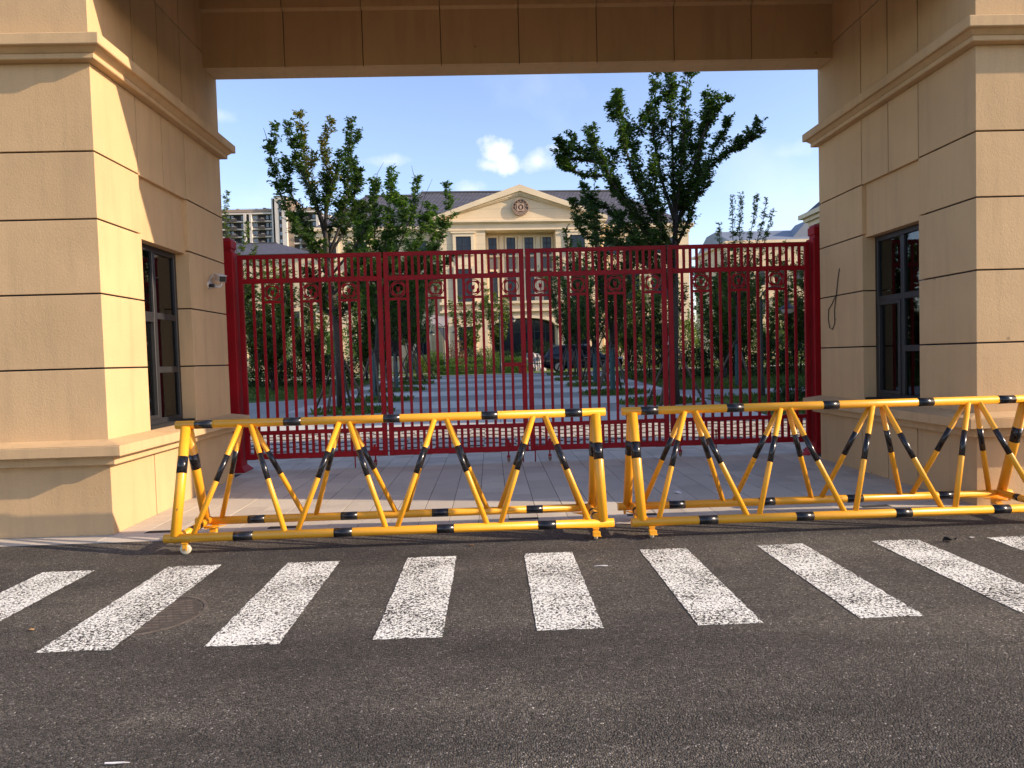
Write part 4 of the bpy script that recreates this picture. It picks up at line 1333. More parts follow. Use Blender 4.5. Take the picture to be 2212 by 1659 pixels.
def tree(label, base, trunk, limbs, dens, tl, leaf, lpt, mat, seed, name='tree', group=None, wrap=True, stake=4, tips=None, r0=0.12, s0=0.15, cat='tree', wrap_h=1.7, spread=0.9, fine=(), sub=0, subl=0.8):
    x, y, z = base
    root = thing(name, base, label, cat, group)
    br = MB(); lv = Leaves(seed)
    nt = len(trunk)
    br.path([(x, y, z - 0.1)] + trunk, [r0 * 1.25] + [r0 * (1 - 0.6 * i / max(1, nt - 1)) for i in range(nt)], 10)
    br.build('trunk', M['bark'], root)
    br = MB(); sunlit_lv = Leaves(seed + 50)
    for i, lb in enumerate(limbs):
        n = len(lb)
        rr = [max(0.008, r0 * 0.42 * (1 - 0.9 * k / (n - 1))) for k in range(n)]
        br.path(lb, rr, 6)
        tgt = sunlit_lv if tips and i in tips else lv
        twigs(br, tgt, lb, dens, tl, leaf, lpt, s0, spread=spread)
        Rr = np.random.RandomState(seed * 13 + i)
        for _ in range(sub):                             # side shoots
            k = Rr.randint(max(1, n // 2 - 1), n - 1) if n > 2 else 0
            a_, b_ = np.array(lb[k]), np.array(lb[k + 1]); st = a_ + (b_ - a_) * Rr.rand()
            an = Rr.rand() * 6.283; L_ = subl * (0.6 + 0.7 * Rr.rand())
            dv = unit(unit(b_ - a_) * 0.75 + np.array([math.cos(an), math.sin(an), 0.25]) * 0.75)
            sb = [tuple(st), tuple(st + dv * L_ * 0.5), tuple(st + unit(dv + np.array([0, 0, 0.5])) * L_)]
            br.path(sb, [rr[k] * 0.5, 0.008, 0.005], 5)
            twigs(br, tgt, sb, dens, tl * 0.8, leaf, lpt, 0.2, spread=spread)
    for lb in fine: br.path(lb, [0.014, 0.01, 0.005][:len(lb)], 5)
    br.build('branches', M['bark'], root)
    if lv.c: lv.build('crown', mat, root)
    if sunlit_lv.c: sunlit_lv.build('sunlit_sprays', M['leaf_lit'], root)
    if wrap:
        MB().lathe([(r0 * 1.32, 0.0), (r0 * 1.22, 0.4), (r0 * 1.2, 1.0), (r0 * 1.12, wrap_h)], (x, y, z), 12).build('trunk_wrap', M['wrap'], root)
    if stake: stakes(root, x, y, z, 1.75, stake, seed)
    return root


def limb_px(pts, Y, ys_, j=0):
    """limb through survey points with a depth drift"""
    return [tuple(at(px, py_, Y + ys_ * k / (len(pts) - 1))) for k, (px, py_) in enumerate(pts)]


# left hero tree
Y1 = 20.6
bx0 = gat(738, 889)
tr = [tuple(at(734, 780, Y1)), tuple(at(722, 660, Y1)), tuple(at(708, 560, Y1)), tuple(at(702, 480, Y1))]
ll = [
    ([(716, 600), (664, 520), (612, 440), (592, 370), (580, 312)], -0.4),
    ([(706, 560), (655, 480), (622, 400), (616, 345)], 0.8),
    ([(704, 520), (682, 440), (664, 380), (655, 320), (650, 278)], 0.3),
    ([(704, 500), (676, 420), (640, 350), (632, 300)], -0.9),
    ([(702, 480), (712, 420), (705, 360), (700, 295)], -0.5),
    ([(706, 560), (738, 480), (752, 400), (752, 330), (757, 262)], 0.2),
    ([(708, 560), (760, 470), (768, 400), (765, 350)], 1.0),
    ([(712, 600), (768, 530), (800, 470), (812, 400)], 0.9),
    ([(716, 620), (690, 560), (668, 520), (640, 505)], -1.0),
    ([(716, 640), (760, 590), (790, 560)], -1.0),
    ([(720, 660), (690, 620), (668, 580)], 0.9),
    ([(722, 680), (752, 640), (780, 610)], 0.3),
    ([(704, 500), (702, 430), (722, 380), (738, 330)], -0.8),
    ([(708, 560), (712, 500), (735, 450), (780, 400)], 0.6),
    ([(724, 700), (700, 660), (684, 640)], 0.4), ([(725, 700), (745, 670), (770, 655)], -0.5)]
fine = [limb_px([(583, 320), (576, 298), (569, 276)], Y1 - 0.4, 0), limb_px([(757, 270), (757, 262), (758, 254)], Y1, 0)]
tree('tall multi-stemmed tree with tips coloured sunlit gold, left of the building behind the gate', tuple(bx0), tr,
     [limb_px(p, Y1, d) for p, d in ll], 34, 0.36, 0.112, 12, M['leaf_a'], 11, sub=2, subl=0.6, tips={2, 4}, r0=0.115, s0=0.22, fine=fine)
# right hero tree
Y2 = 19.95
bx1 = gat(1456, 873)
tr = [tuple(at(1456, 760, Y2)), tuple(at(1458, 640, Y2)), tuple(at(1458, 520, Y2)), tuple(at(1462, 440, Y2))]
rl = [
    ([(1458, 500), (1455, 400), (1452, 300), (1448, 220), (1444, 130)], 0.2),
    ([(1460, 460), (1470, 380), (1475, 300), (1480, 220), (1488, 140)], -0.6),
    ([(1458, 480), (1430, 390), (1412, 300), (1415, 220), (1418, 150)], 0.7),
    ([(1456, 540), (1405, 450), (1366, 370), (1345, 300), (1330, 205)], -0.5),
    ([(1456, 560), (1390, 480), (1330, 400), (1290, 340), (1232, 318)], 0.4),
    ([(1456, 560), (1385, 490), (1320, 390), (1285, 310), (1278, 270)], -1.0),
    ([(1440, 520), (1390, 420), (1372, 330), (1356, 260)], 0.9),
    ([(1458, 500), (1490, 400), (1508, 330), (1520, 270), (1536, 205)], 0.3),
    ([(1490, 400), (1515, 300), (1545, 235), (1578, 212)], -0.4),
    ([(1480, 430), (1520, 370), (1565, 335), (1610, 310), (1646, 288)], -0.3),
    ([(1462, 480), (1500, 420), (1530, 360), (1545, 310)], 0.9),
    ([(1456, 580), (1380, 520), (1310, 450), (1250, 440)], 0.9),
    ([(1456, 600), (1370, 560), (1300, 500), (1240, 470)], -0.6),
    ([(1458, 540), (1485, 480), (1500, 440), (1512, 418)], -0.5),
    ([(1456, 620), (1400, 570), (1350, 530), (1300, 520)], 1.2),
    ([(1456, 600), (1430, 520), (1420, 440), (1400, 380)], -1.1),
    ([(1458, 620), (1420, 580), (1390, 540)], -1.2),
    ([(1456, 520), (1470, 460), (1478, 400)], 1.0),
    ([(1290, 350), (1255, 345), (1222, 345)], 0.3), ([(1300, 380), (1260, 380), (1235, 365)], -0.3)]
tree('tallest dark leafy tree reaching the portal beam, right of the pediment', tuple(bx1), tr,
     [limb_px(p, Y2, d) for p, d in rl], 36, 0.40, 0.114, 12, M['leaf_a'], 21, sub=3, subl=0.8, wrap=False, r0=0.125, s0=0.12)

# young trees in the other pits along the drive
def auto_tree(x, y, h, label, mat, seed, fork=0.33, n=9, width=1.5, dens=24, tl=0.42, leaf=0.13, lpt=10, **kw):
    R = random.Random(seed); z = zg(y)
    zf = z + h * fork
    tk = [(x + R.uniform(-.03, .03), y, z + 0.5), (x + R.uniform(-.05, .05), y, z + h * fork * 0.6), (x + R.uniform(-.06, .06), y, zf)]
    lbs = []
    for k in range(n):
        a = 2 * math.pi * k / n + R.uniform(-0.4, 0.4); w = width * R.uniform(0.35, 1.0); t = h * R.uniform(0.72, 1.0)
        zs = zf - R.uniform(0, h * 0.12)
        p0_ = (x, y, zs)
        p1_ = (x + w * 0.45 * math.cos(a), y + w * 0.45 * math.sin(a), zs + (z + t - zs) * 0.35)
        p2_ = (x + w * 0.85 * math.cos(a + .1), y + w * 0.85 * math.sin(a + .1), zs + (z + t - zs) * 0.7)
        p3_ = (x + w * math.cos(a + .2), y + w * math.sin(a + .2), z + t)
        lbs.append([p0_, p1_, p2_, p3_])
    return tree(label, (x, y, z), tk, lbs, dens, tl, leaf, lpt, mat, seed, r0=kw.pop('r0', 0.075), **kw)


Y5 = 24.5
s2 = [([(818, 650), (812, 540), (806, 460), (808, 392)], 0.3), ([(818, 640), (832, 540), (840, 450), (846, 366)], -0.3), ([(820, 640), (860, 540), (890, 460), (903, 383)], 0.2),
      ([(822, 650), (880, 570), (915, 500), (938, 450)], -0.5), ([(822, 660), (900, 590), (950, 520), (980, 462)], 0.3), ([(822, 660), (880, 590), (925, 540), (943, 484)], 0.8),
      ([(822, 680), (900, 620), (950, 580), (985, 550)], -0.4), ([(820, 660), (790, 580), (775, 510), (770, 460)], 0.5), ([(820, 680), (780, 620), (760, 580)], -0.5),
      ([(820, 700), (860, 650), (900, 630)], 1.0), ([(820, 700), (800, 660), (780, 650)], -0.9), ([(822, 690), (870, 640), (930, 620)], -1.0), ([(818, 640), (822, 560), (870, 480), (872, 430)], 1.0), ([(818, 640), (800, 540), (790, 480)], -1.0)]
tree('wide light green staked tree, second from the gate left of the drive', (at(811, 866, Y5)[0], Y5, zg(Y5)), [tuple(at(813, 780, Y5)), tuple(at(816, 700, Y5)), tuple(at(819, 640, Y5))],
     [limb_px(p, Y5, d) for p, d in s2], 32, 0.42, 0.13, 11, M['leaf_b'], 30, r0=0.085, s0=0.15, sub=2, subl=0.9, group='staked trees left of the drive',
     fine=[limb_px([(812, 400), (815, 375), (829, 350)], Y5, 0), limb_px([(905, 470), (915, 430), (934, 386)], Y5, 0), limb_px([(897, 385), (893, 375), (889, 358)], Y5, 0)])
NTH = ['second', 'third', 'fourth', 'fifth']
for k, (y, h, m_) in enumerate(((29.7, 7.4, 'leaf_a'), (34.5, 7.4, 'leaf_b'), (39.2, 7.2, 'leaf_b'))):
    auto_tree(-4.05 + 0.1 * (k % 2), y, h, 'young staked tree, %s from the gate in the row left of the drive' % NTH[k + 1], M[m_], 31 + k, n=13, width=2.2 - 0.2 * k, dens=14, sub=1, group='staked trees left of the drive', fork=0.26)
for k, (y, h, m_) in enumerate(((24.5, 7.2, 'leaf_a'), (29.4, 6.2, 'leaf_b'), (33.9, 5.8, 'leaf_a'), (39.1, 5.6, 'leaf_b'))):
    auto_tree(4.3 + 0.12 * (k % 2), y, h, 'young staked tree, %s from the gate in the row right of the drive' % NTH[k], M[m_], 41 + k, n=12, width=1.7, dens=14, sub=1, group='staked trees right of the drive', fork=0.30)
# slim tree above the right leaf
Y3 = 26.0
b3 = gat(1590, 838); b3[1] = Y3; b3[0] = at(1592, 800, Y3)[0]; b3[2] = zg(Y3)
sl = [([(1592, 640), (1585, 560), (1582, 480), (1583, 420)], 0.2), ([(1592, 640), (1598, 560), (1598, 470), (1600, 418)], -0.2), ([(1592, 640), (1615, 540), (1630, 460), (1636, 420)], 0.3),
      ([(1592, 640), (1630, 540), (1650, 470), (1656, 430)], -0.3), ([(1592, 660), (1640, 560), (1662, 490), (1672, 448)], 0.0), ([(1592, 650), (1565, 560), (1554, 520), (1553, 482)], 0.2),
      ([(1592, 680), (1660, 590), (1690, 540)], 0.3), ([(1592, 660), (1570, 600), (1550, 580)], -0.4), ([(1592, 700), (1620, 640), (1640, 600)], -0.5), ([(1592, 700), (1560, 650), (1540, 630)], 0.5)]
tree('slender sparse tree rising above the gate leaf next to the right post', tuple(b3), [tuple(at(1592, 760, Y3)), tuple(at(1592, 640, Y3))],
     [limb_px(p, Y3, d) for p, d in sl], 20, 0.24, 0.10, 8, M['leaf_c'], 61, wrap=True, r0=0.06, s0=0.25, stake=3)
# slim tree against the left gatehouse
Y4 = 30.0
sl = [([(496, 600), (490, 520), (488, 460), (489, 416)], 0.2), ([(500, 620), (515, 560), (532, 510), (535, 478)], 0.2), ([(500, 620), (540, 570), (552, 530)], -0.3), ([(505, 640), (560, 590), (580, 560)], 0.4), ([(505, 660), (540, 620), (570, 600)], -0.5)]
tree('thin tree showing at the edge of the left gatehouse', (at(500, 800, Y4)[0], Y4, zg(Y4)), [tuple(at(500, 740, Y4)), tuple(at(500, 640, Y4))],
     [limb_px(p, Y4, d) for p, d in sl], 20, 0.26, 0.12, 9, M['leaf_c'], 62, wrap=False, r0=0.06, s0=0.1, stake=0)
# lawn trees behind both leaves
ORD = ['first', 'second', 'third', 'fourth', 'fifth', 'sixth', 'seventh', 'eighth', 'ninth', 'tenth', 'eleventh', 'twelfth']
R = random.Random(5)
for k in range(12):
    x = -21 + 1.36 * k + R.uniform(-.5, .5); y = 31 + 9 * R.random()
    auto_tree(x, y, R.uniform(5.8, 7.4), 'bushy young tree on the left lawn, %s counting from its left end' % ORD[k], M[('leaf_c', 'leaf_b', 'leaf_a')[k % 3]], 100 + k, n=10, width=1.6, dens=10, sub=1, tl=0.5, leaf=0.19, lpt=9, fork=0.14,
              group='trees on the left lawn', wrap=False, stake=0)
for k in range(12):
    x = 8.5 + 1.25 * k + R.uniform(-.4, .4); y = 30 + 12 * R.random()
    auto_tree(x, y, R.uniform(5.0, 6.8), 'bushy young tree on the right lawn, %s counting from the drive' % ORD[k], M[('leaf_c', 'leaf_a', 'leaf_b')[k % 3]], 130 + k, n=10, width=1.6, dens=10, sub=1, tl=0.5, leaf=0.19, lpt=9, fork=0.14,
              group='trees on the right lawn', wrap=False, stake=0)
# trees close to the building
for k, (vx, Y, h, mt) in enumerate(((1012, 55, 6.4, 'leaf_b'), (1075, 56, 7.0, 'leaf_c'), (880, 54, 8.5, 'leaf_a'), (830, 57, 8.0, 'leaf_b'), (1340, 54, 6.5, 'leaf_b'), (1400, 56, 7.2, 'leaf_a'), (1240, 55, 5.2, 'leaf_b'))):
    LB = ['leafy tree before the window left of the arch', 'leafy tree just left of the arched entrance', 'tree by the grey awning', 'tree left of the grey awning', 'tree behind the parked car', 'tree near the right corner of the building', 'low tree just right of the arched entrance'][k]
    auto_tree(at(vx, 700, Y)[0], Y, h, LB, M[mt], 160 + k, n=9, width=1.5, dens=11, tl=0.55, leaf=0.23, lpt=8, fork=0.24, wrap=False, stake=0)

# ------------------------------------------------------------------ hedges, shrubs, grass
def shrub(name, label, c, rad, nleaf, leaf, mat, seed, cat='shrub', group=None, boxy=False, kind=None):
    R = np.random.RandomState(seed)
    root = thing(name, (c[0], c[1], zg(c[1])), label, cat, group)
    lv = Leaves(seed)
    P = R.rand(nleaf, 3) * 2 - 1
    if not boxy:
        P = P / (np.linalg.norm(P, axis=1)[:, None] + 1e-6) * (R.rand(nleaf, 1) ** 0.25)
        P[:, 2] = np.abs(P[:, 2])
    else:
        k = R.randint(0, 3, nleaf); s_ = np.sign(P[np.arange(nleaf), k]); P[np.arange(nleaf), k] = s_ * (0.86 + 0.2 * R.rand(nleaf))
        P[:, 2] = (P[:, 2] + 1) / 2
    lump = 1 + 0.22 * np.sin(P[:, 0] * 7 + seed) * np.cos(P[:, 1] * 5 + seed * 2) * np.sin(P[:, 2] * 6 + 1)
    for p, l in zip(P, lump):
        q = np.array([c[0] + p[0] * rad[0] * l, c[1] + p[1] * rad[1] * l, zg(c[1]) + p[2] * rad[2] * l])
        lv.add(q, unit(p + R.randn(3) * 0.6), unit(p * 0.6 + np.array([0, 0, 0.7]) + R.randn(3) * 0.5), leaf * (0.6 + 0.7 * R.rand()))
    lv.build('foliage', mat, root)
    m = MB()
    for k in range(5):
        a = 6.28 * k / 5
        m.path([(c[0], c[1], zg(c[1]) - 0.05), (c[0] + 0.5 * rad[0] * math.cos(a), c[1] + 0.5 * rad[1] * math.sin(a), zg(c[1]) + rad[2] * 0.7)], [0.03, 0.012], 5)
    m.build('stems', M['bark'], root)
    return root


hx = at(960, 800, 47)[0]
shrub('clipped_hedge', 'long low clipped hedge, front row before the building', (at(1040, 800, 47)[0], 46.6, 0), (2.75, 0.45, 0.55), 9500, 0.085, M['leaf_b'], 201, 'hedge', boxy=True)
shrub('clipped_hedge', 'clipped hedge just behind the long low front hedge', (at(1052, 800, 49)[0], 49.3, 0), (2.5, 0.6, 0.95), 9500, 0.095, M['leaf_b'], 202, 'hedge', boxy=True)
for k, (vx, Y, r_, h, mt, lb) in enumerate(((900, 53, 1.0, 1.5, 'leaf_c', 'round shrub below the grey awning'), (940, 54, 1.1, 1.7, 'leaf_b', 'round shrub right of the grey awning'),
                                            (1010, 53, 1.3, 1.7, 'leaf_d', 'dark round shrub behind the clipped hedge'), (1050, 54, 1.3, 1.9, 'leaf_b', 'light green shrub left of the lamp post'),
                                            (1100, 55, 1.4, 1.6, 'leaf_d', 'dark shrub right of the lamp post'), (1160, 56, 2.0, 2.6, 'leaf_d', 'layered dark pine shrub before the arch'),
                                            (1190, 57, 1.6, 2.0, 'leaf_d', 'dark pine shrub by the right side of the arch'))):
    shrub('shrub', lb, (at(vx, 780, Y)[0], Y, 0), (r_, r_ * 0.8, h), 4800, 0.115, M[mt], 210 + k)
shrub('reddish_shrub', 'small reddish shrub left of the clipped hedge', (at(985, 760, 50)[0], 50.6, 0), (0.7, 0.6, 2.6), 900, 0.13, M['leaf_r'], 230)
def hedge_run(name, label, spots, rad, per, leaf, mat, seed, cat, kind=None):
    R = np.random.RandomState(seed); lv = Leaves(seed)
    x0, y0 = spots[0][0], spots[0][1]
    for q, (x, y, h) in enumerate(spots):
        P = R.rand(per, 3) * 2 - 1
        P = P / (np.linalg.norm(P, axis=1)[:, None] + 1e-6) * (R.rand(per, 1) ** 0.22); P[:, 2] = np.abs(P[:, 2])
        lump = 1 + 0.2 * np.sin(P[:, 0] * 6 + q * 2) * np.cos(P[:, 2] * 5 + q)
        for p, l in zip(P, lump):
            lv.add(np.array([x + p[0] * rad[0] * l, y + p[1] * rad[1] * l, zg(y) + p[2] * h * l]), unit(p + R.randn(3) * 0.6), unit(p * 0.6 + np.array([0, 0, 0.7]) + R.randn(3) * 0.5), leaf * (0.6 + 0.7 * R.rand()))
    if kind:
        return tag(lv.build(name, mat, None), label, cat, kind=kind)
    root = thing(name, (x0, y0, zg(y0)), label, cat)
    lv.build('foliage', mat, root)
    m = MB()
    for (x, y, h) in spots:
        m.path([(x, y, zg(y) - 0.05), (x + 0.1, y, zg(y) + h * 0.8)], [0.05, 0.02], 5)
    m.build('stems', M['bark'], root)
    return root


hedge_run('dark_hedge', 'long dark dense hedge on the right lawn behind the gate', [(7.6 + 1.9 * k, 33.2 + 0.5 * (k % 3), 1.75) for k in range(9)], (1.25, 0.9), 2000, 0.14, M['leaf_d'], 240, 'hedge')
hedge_run('dark_hedge', 'long dark dense hedge on the left lawn behind the gate', [(-7.8 - 1.9 * k, 35.5 + 0.5 * (k % 3), 1.6) for k in range(9)], (1.25, 0.9), 2000, 0.14, M['leaf_d'], 260, 'hedge')
for s_ in (-1, 1):
    hedge_run('thicket', 'far leafy thicket at the %s end of the grounds' % ('left' if s_ < 0 else 'right'), [(s_ * (12 + 4.2 * k), 60 + 2 * (k % 3), 4.0 + (k % 3) * 0.9) for k in range(13)], (3.0, 1.6), 3600, 0.24, M['leaf_b' if s_ < 0 else 'leaf_c'], 280 + s_, 'thicket', kind='stuff')
shrub('round_bush', 'leafy bush close behind the gate at the right post', (at(1708, 850, 18.5)[0], 18.5, 0), (0.5, 0.4, 0.75), 1300, 0.085, M['leaf_d'], 310)

# tree pits and blades of grass
pits = [(-4.1, 20.5), (-4.0, 24.5), (-4.0, 29.7), (-4.0, 34.5), (-4.0, 39.2), (5.0, 20.6), (4.35, 24.5), (4.4, 29.4), (4.35, 33.9), (4.4, 39.1)]
for (x, y) in pits:
    n = 24
    m = MB(); o_ = [(x + 1.25 * math.cos(2 * math.pi * i / n) * (1 + 0.06 * math.sin(i * 5)), y + 0.85 * math.sin(2 * math.pi * i / n)) for i in range(n)]
    i_ = [(x + (a - x) * 0.55, y + (b - y) * 0.55) for a, b in o_]
    V = [(a, b, zg(b) + 0.006) for a, b in o_] + [(a, b, zg(b) + 0.07) for a, b in i_] + [(x, y, zg(y) + 0.09)]
    Fc = [(i, (i + 1) % n, (i + 1) % n + n, i + n) for i in range(n)] + [(i + n, (i + 1) % n + n, 2 * n) for i in range(n)]
    m.add(V, Fc, True).build('tree_pit', M['grass'], court)
lv = Leaves(77)
R = lv.r
for (x, y) in pits:
    for _ in range(420):
        a, r_ = R.rand() * 6.28, math.sqrt(R.rand())
        px_, py_ = x + 1.25 * r_ * math.cos(a), y + 0.85 * r_ * math.sin(a)
        lv.add(np.array([px_, py_, zg(py_) + 0.01 + 0.07 * (1 - r_)]), unit(np.array([0, 0, 1.0]) + R.randn(3) * 0.4), unit(R.randn(3)), 0.12 * (0.6 + R.rand()))
for _ in range(16000):
    s_ = -1 if R.rand() < 0.5 else 1
    x = s_ * (6.8 + 12 * R.rand() ** 1.3); y = 25.3 + 16 * R.rand() ** 1.5
    if x < 0 and y < 26.8 and x > -9.4: continue
    lv.add(np.array([x, y, zg(y) - 0.01]), unit(np.array([0, 0, 1.0]) + R.randn(3) * 0.5), unit(R.randn(3)), 0.11 * (0.5 + R.rand()))
for _ in range(5000):
    x = 7.0 + 8 * R.rand(); y = 16.2 + 6.2 * R.rand()
    lv.add(np.array([x, y, zg(y) - 0.01]), unit(np.array([0, 0, 1.0]) + R.randn(3) * 0.5), unit(R.randn(3)), 0.10 * (0.5 + R.rand()))
tag(lv.build('grass', M['blade'], None), 'short green grass of the lawns and tree pits', 'grass', kind='stuff')

# ------------------------------------------------------------------ parked car
def car(cx, cy, yaw, label):
    root = thing('parked_car', (cx, cy, zg(cy)), label, 'car')
    z0 = zg(cy)
    c, s_ = math.cos(yaw), math.sin(yaw)
    def tf(m):
        m.v = [(cx + p[0] * c - p[1] * s_, cy + p[0] * s_ + p[1] * c, z0 + p[2]) for p in m.v]; return m
    # side profile stations: x, z low, z belt, half width, roof z, roof half width
    prof = [(-2.42, .52, .80, .74, None), (-2.36, .34, 1.02, .84, None), (-2.1, .27, 1.10, .91, None), (-1.6, .25, 1.12, .93, None), (-0.8, .25, 1.10, .94, None), (0.2, .25, 1.08, .94, None), (0.95, .25, 1.05, .94, None), (1.5, .25, 1.02, .93, None), (2.05, .27, .95, .89, None), (2.34, .34, .82, .80, None), (2.44, .46, .66, .66, None)]
    V, Fc = [], []
    n = 10
    for (x, zl, zb_, hw, _) in prof:
        for (u, v) in ((0, 0), (.82, 0), (.97, .12), (1.0, .45), (.985, .80), (.93, 1.0)):
            V.append((x, hw * u, zl + (zb_ - zl) * v))
        for (u, v) in ((.93, 1.0), (.985, .80), (1.0, .45), (.97, .12), (.82, 0)):
            pass
    k = 6; half = len(prof) * k
    V += [(x, -y_, z_) for (x, y_, z_) in V]
    for i in range(len(prof) - 1):
        for j in range(k - 1):
            a = i * k + j
            Fc.append((a, a + 1, a + k + 1, a + k)); Fc.append((half + a, half + a + k, half + a + k + 1, half + a + 1))
        a = i * k + k - 1
        Fc.append((a, half + a, half + a + k, a + k))
        a = i * k
        Fc.append((a, a + k, half + a + k, half + a))
    for e in (0, (len(prof) - 1) * k):
        Fc.append(tuple([e + j for j in range(k)] + [half + e + j for j in range(k - 1, -1, -1)]))
    body = MB().add(V, Fc, True); tf(body).build('body', M['carpaint'], root, fix=True)
    # cabin
    st_ = [(-2.28, 1.04, 1.06, .80, .78), (-1.95, 1.06, 1.55, .86, .66), (-1.3, 1.06, 1.66, .88, .68), (-0.2, 1.06, 1.69, .88, .69), (0.45, 1.06, 1.60, .88, .66), (1.25, 1.02, 1.05, .86, .84)]
    V, Fc = [], []
    for (x, zl, zh, w0, w1) in st_:
        V += [(x, w0, zl), (x, w1 + 0.03, zh - 0.06), (x, w1 - 0.08, zh), (x, -w1 + 0.08, zh), (x, -w1 - 0.03, zh - 0.06), (x, -w0, zl)]
    for i in range(len(st_) - 1):
        for j in range(5):
            a = i * 6 + j
            Fc.append((a, a + 1, a + 7, a + 6))
    Fc += [(0, 1, 2, 3, 4, 5), tuple(range(30, 36))]
    tf(MB().add(V, Fc, True)).build('cabin', M['carpaint'], root, fix=True)
    for s2 in (-1, 1):
        g = MB()
        for q in ([(-1.86, 1.12), (-1.62, 1.52), (-1.05, 1.58), (-1.05, 1.12)], [(-0.97, 1.12), (-0.97, 1.585), (-0.12, 1.60), (-0.12, 1.12)], [(-0.04, 1.12), (-0.04, 1.60), (0.40, 1.53), (1.0, 1.10)]):
            def yy3(z_): return s2 * (0.885 - (z_ - 1.06) / 0.6 * 0.185 + 0.008)
            g.add([(x, yy3(z_), z_) for x, z_ in q], [(0, 1, 2, 3)])
        tf(g).build('side_window', M['carglass'], root)
        for x in (-1.42, 1.46):
            wheel = MB().lathe([(0.0, -.11), (.30, -.11), (.355, -.08), (.36, 0), (.355, .08), (.30, .11), (0.0, .11)], (x, s2 * 0.83, 0.362), 28, True, 1)
            w = tf(wheel).build('wheel', M['tyre'], root)
            rim = MB().lathe([(0.0, 0.0), (.235, 0.0), (.245, .02)] if False else [(0.0, s2 * .118), (.05, s2 * .118), (.06, s2 * .112), (.235, s2 * .112)], (x, s2 * 0.83, 0.362), 20, False, 1)
            tf(rim).build('rim', M['steel'], w)
        tf(MB().box((0.78, s2 * 0.90 - 0.02 + (0.02 if s2 > 0 else -0.16), 1.08), (0.98, s2 * 0.90 + 0.02 + (0.16 if s2 > 0 else -0.02), 1.22), 0.03)).build('mirror', M['carpaint'], root)
        tf(MB().box((2.12, s2 * 0.74 - 0.12, 0.74), (2.42, s2 * 0.74 + 0.10, 0.86), 0.03)).build('headlight', M['lamp_clear'], root)
        tf(MB().box((-2.44, s2 * 0.72 - 0.14, 0.84), (-2.26, s2 * 0.72 + 0.13, 0.98), 0.03)).build('tail_light', M['lamp_red'], root)
        tf(MB().box((-1.9, s2 * 0.68 - 0.015, 1.66), (0.3, s2 * 0.68 + 0.015, 1.70), 0.01)).build('roof_rail', M['steel'], root)
        tf(MB().box((0.12, s2 * 0.945 - 0.006, 0.86), (0.30, s2 * 0.945 + 0.006, 0.90))).build('door_handle', M['steel'], root)
    return root


cp = at(1261, 800, 42.3)
car(cp[0], 42.6, math.radians(-9), 'black sport utility car parked across the end of the drive')

# ------------------------------------------------------------------ lamps, rock, awning
def lamp_post(x, y, h, label, arms, base=True, cat='street lamp'):
    z = zg(y); r = thing('lamp_post', (x, y, z), label, cat, 'garden lamp posts')
    MB().lathe([(0.09, 0.0), (0.09, 0.5), (0.06, 0.62), (0.048, 0.7), (0.042, h)], (x, y, z), 12).build('pole', M['pole'], r)
    for s_ in arms:
        pts = [(x + s_ * 0.42 * (1 - math.cos(a)), y, z + h + 0.42 * math.sin(a)) for a in [math.pi * i / 10 for i in range(11)]]
        a_ = MB().path(pts, 0.022, 8).build('arm', M['pole'], r)
        hx_, hz_ = x + s_ * 0.84, z + h
        MB().lathe([(0.03, 0.02), (0.05, -0.10), (0.10, -0.16), (0.26, -0.27), (0.27, -0.29), (0.24, -0.285), (0.02, -0.2)], (hx_, y, hz_), 16).build('lamp_shade', M['pole'], a_)
        MB().lathe([(0.20, -0.27), (0.19, -0.34), (0.12, -0.41), (0.0, -0.43)], (hx_, y, hz_), 14).build('globe', M['white'], a_)
    return r


p = at(958, 708, 50); lamp_post(p[0], 50, p[2] - zg(50) - 0.1, 'dark two-armed lamp post left of the clipped hedge', (-1, 1))
p = at(1079.5, 700, 45.6); lamp_post(p[0], 45.5, 3.75, 'slim dark lamp post standing at the low clipped hedge', (1,))
p = at(1462, 700, 48); lamp_post(at(1355, 720, 49)[0], 49, 4.1, 'dark two-armed lamp post behind the parked car', (-1, 1))
p = gat(1647, 857); lamp_post(p[0], p[1], 3.0, 'black lamp post on the grass near the right gate post', (1,))
# banded rock
R = np.random.RandomState(3)
m = MB(); V = []
nu, nv = 14, 8
rc = at(1148, 752, 51); rx, ry, rz = rc[0], 51.0, zg(51)
for j in range(nv + 1):
    for i in range(nu):
        a, b = 2 * math.pi * i / nu, math.pi / 2 * j / nv
        k = 1 + 0.28 * (R.rand() - 0.5)
        V.append((rx + 1.05 * k * math.cos(a) * math.cos(b), ry + 0.8 * k * math.sin(a) * math.cos(b), rz + 1.35 * k * math.sin(b) - 0.05))
Fc = [(j * nu + i, j * nu + (i + 1) % nu, (j + 1) * nu + (i + 1) % nu, (j + 1) * nu + i) for j in range(nv) for i in range(nu)]
tag(m.add(V, Fc, False).build('garden_rock', M['rock'], loc=(rx, ry, rz)), 'white banded garden rock behind the car tail', 'rock')
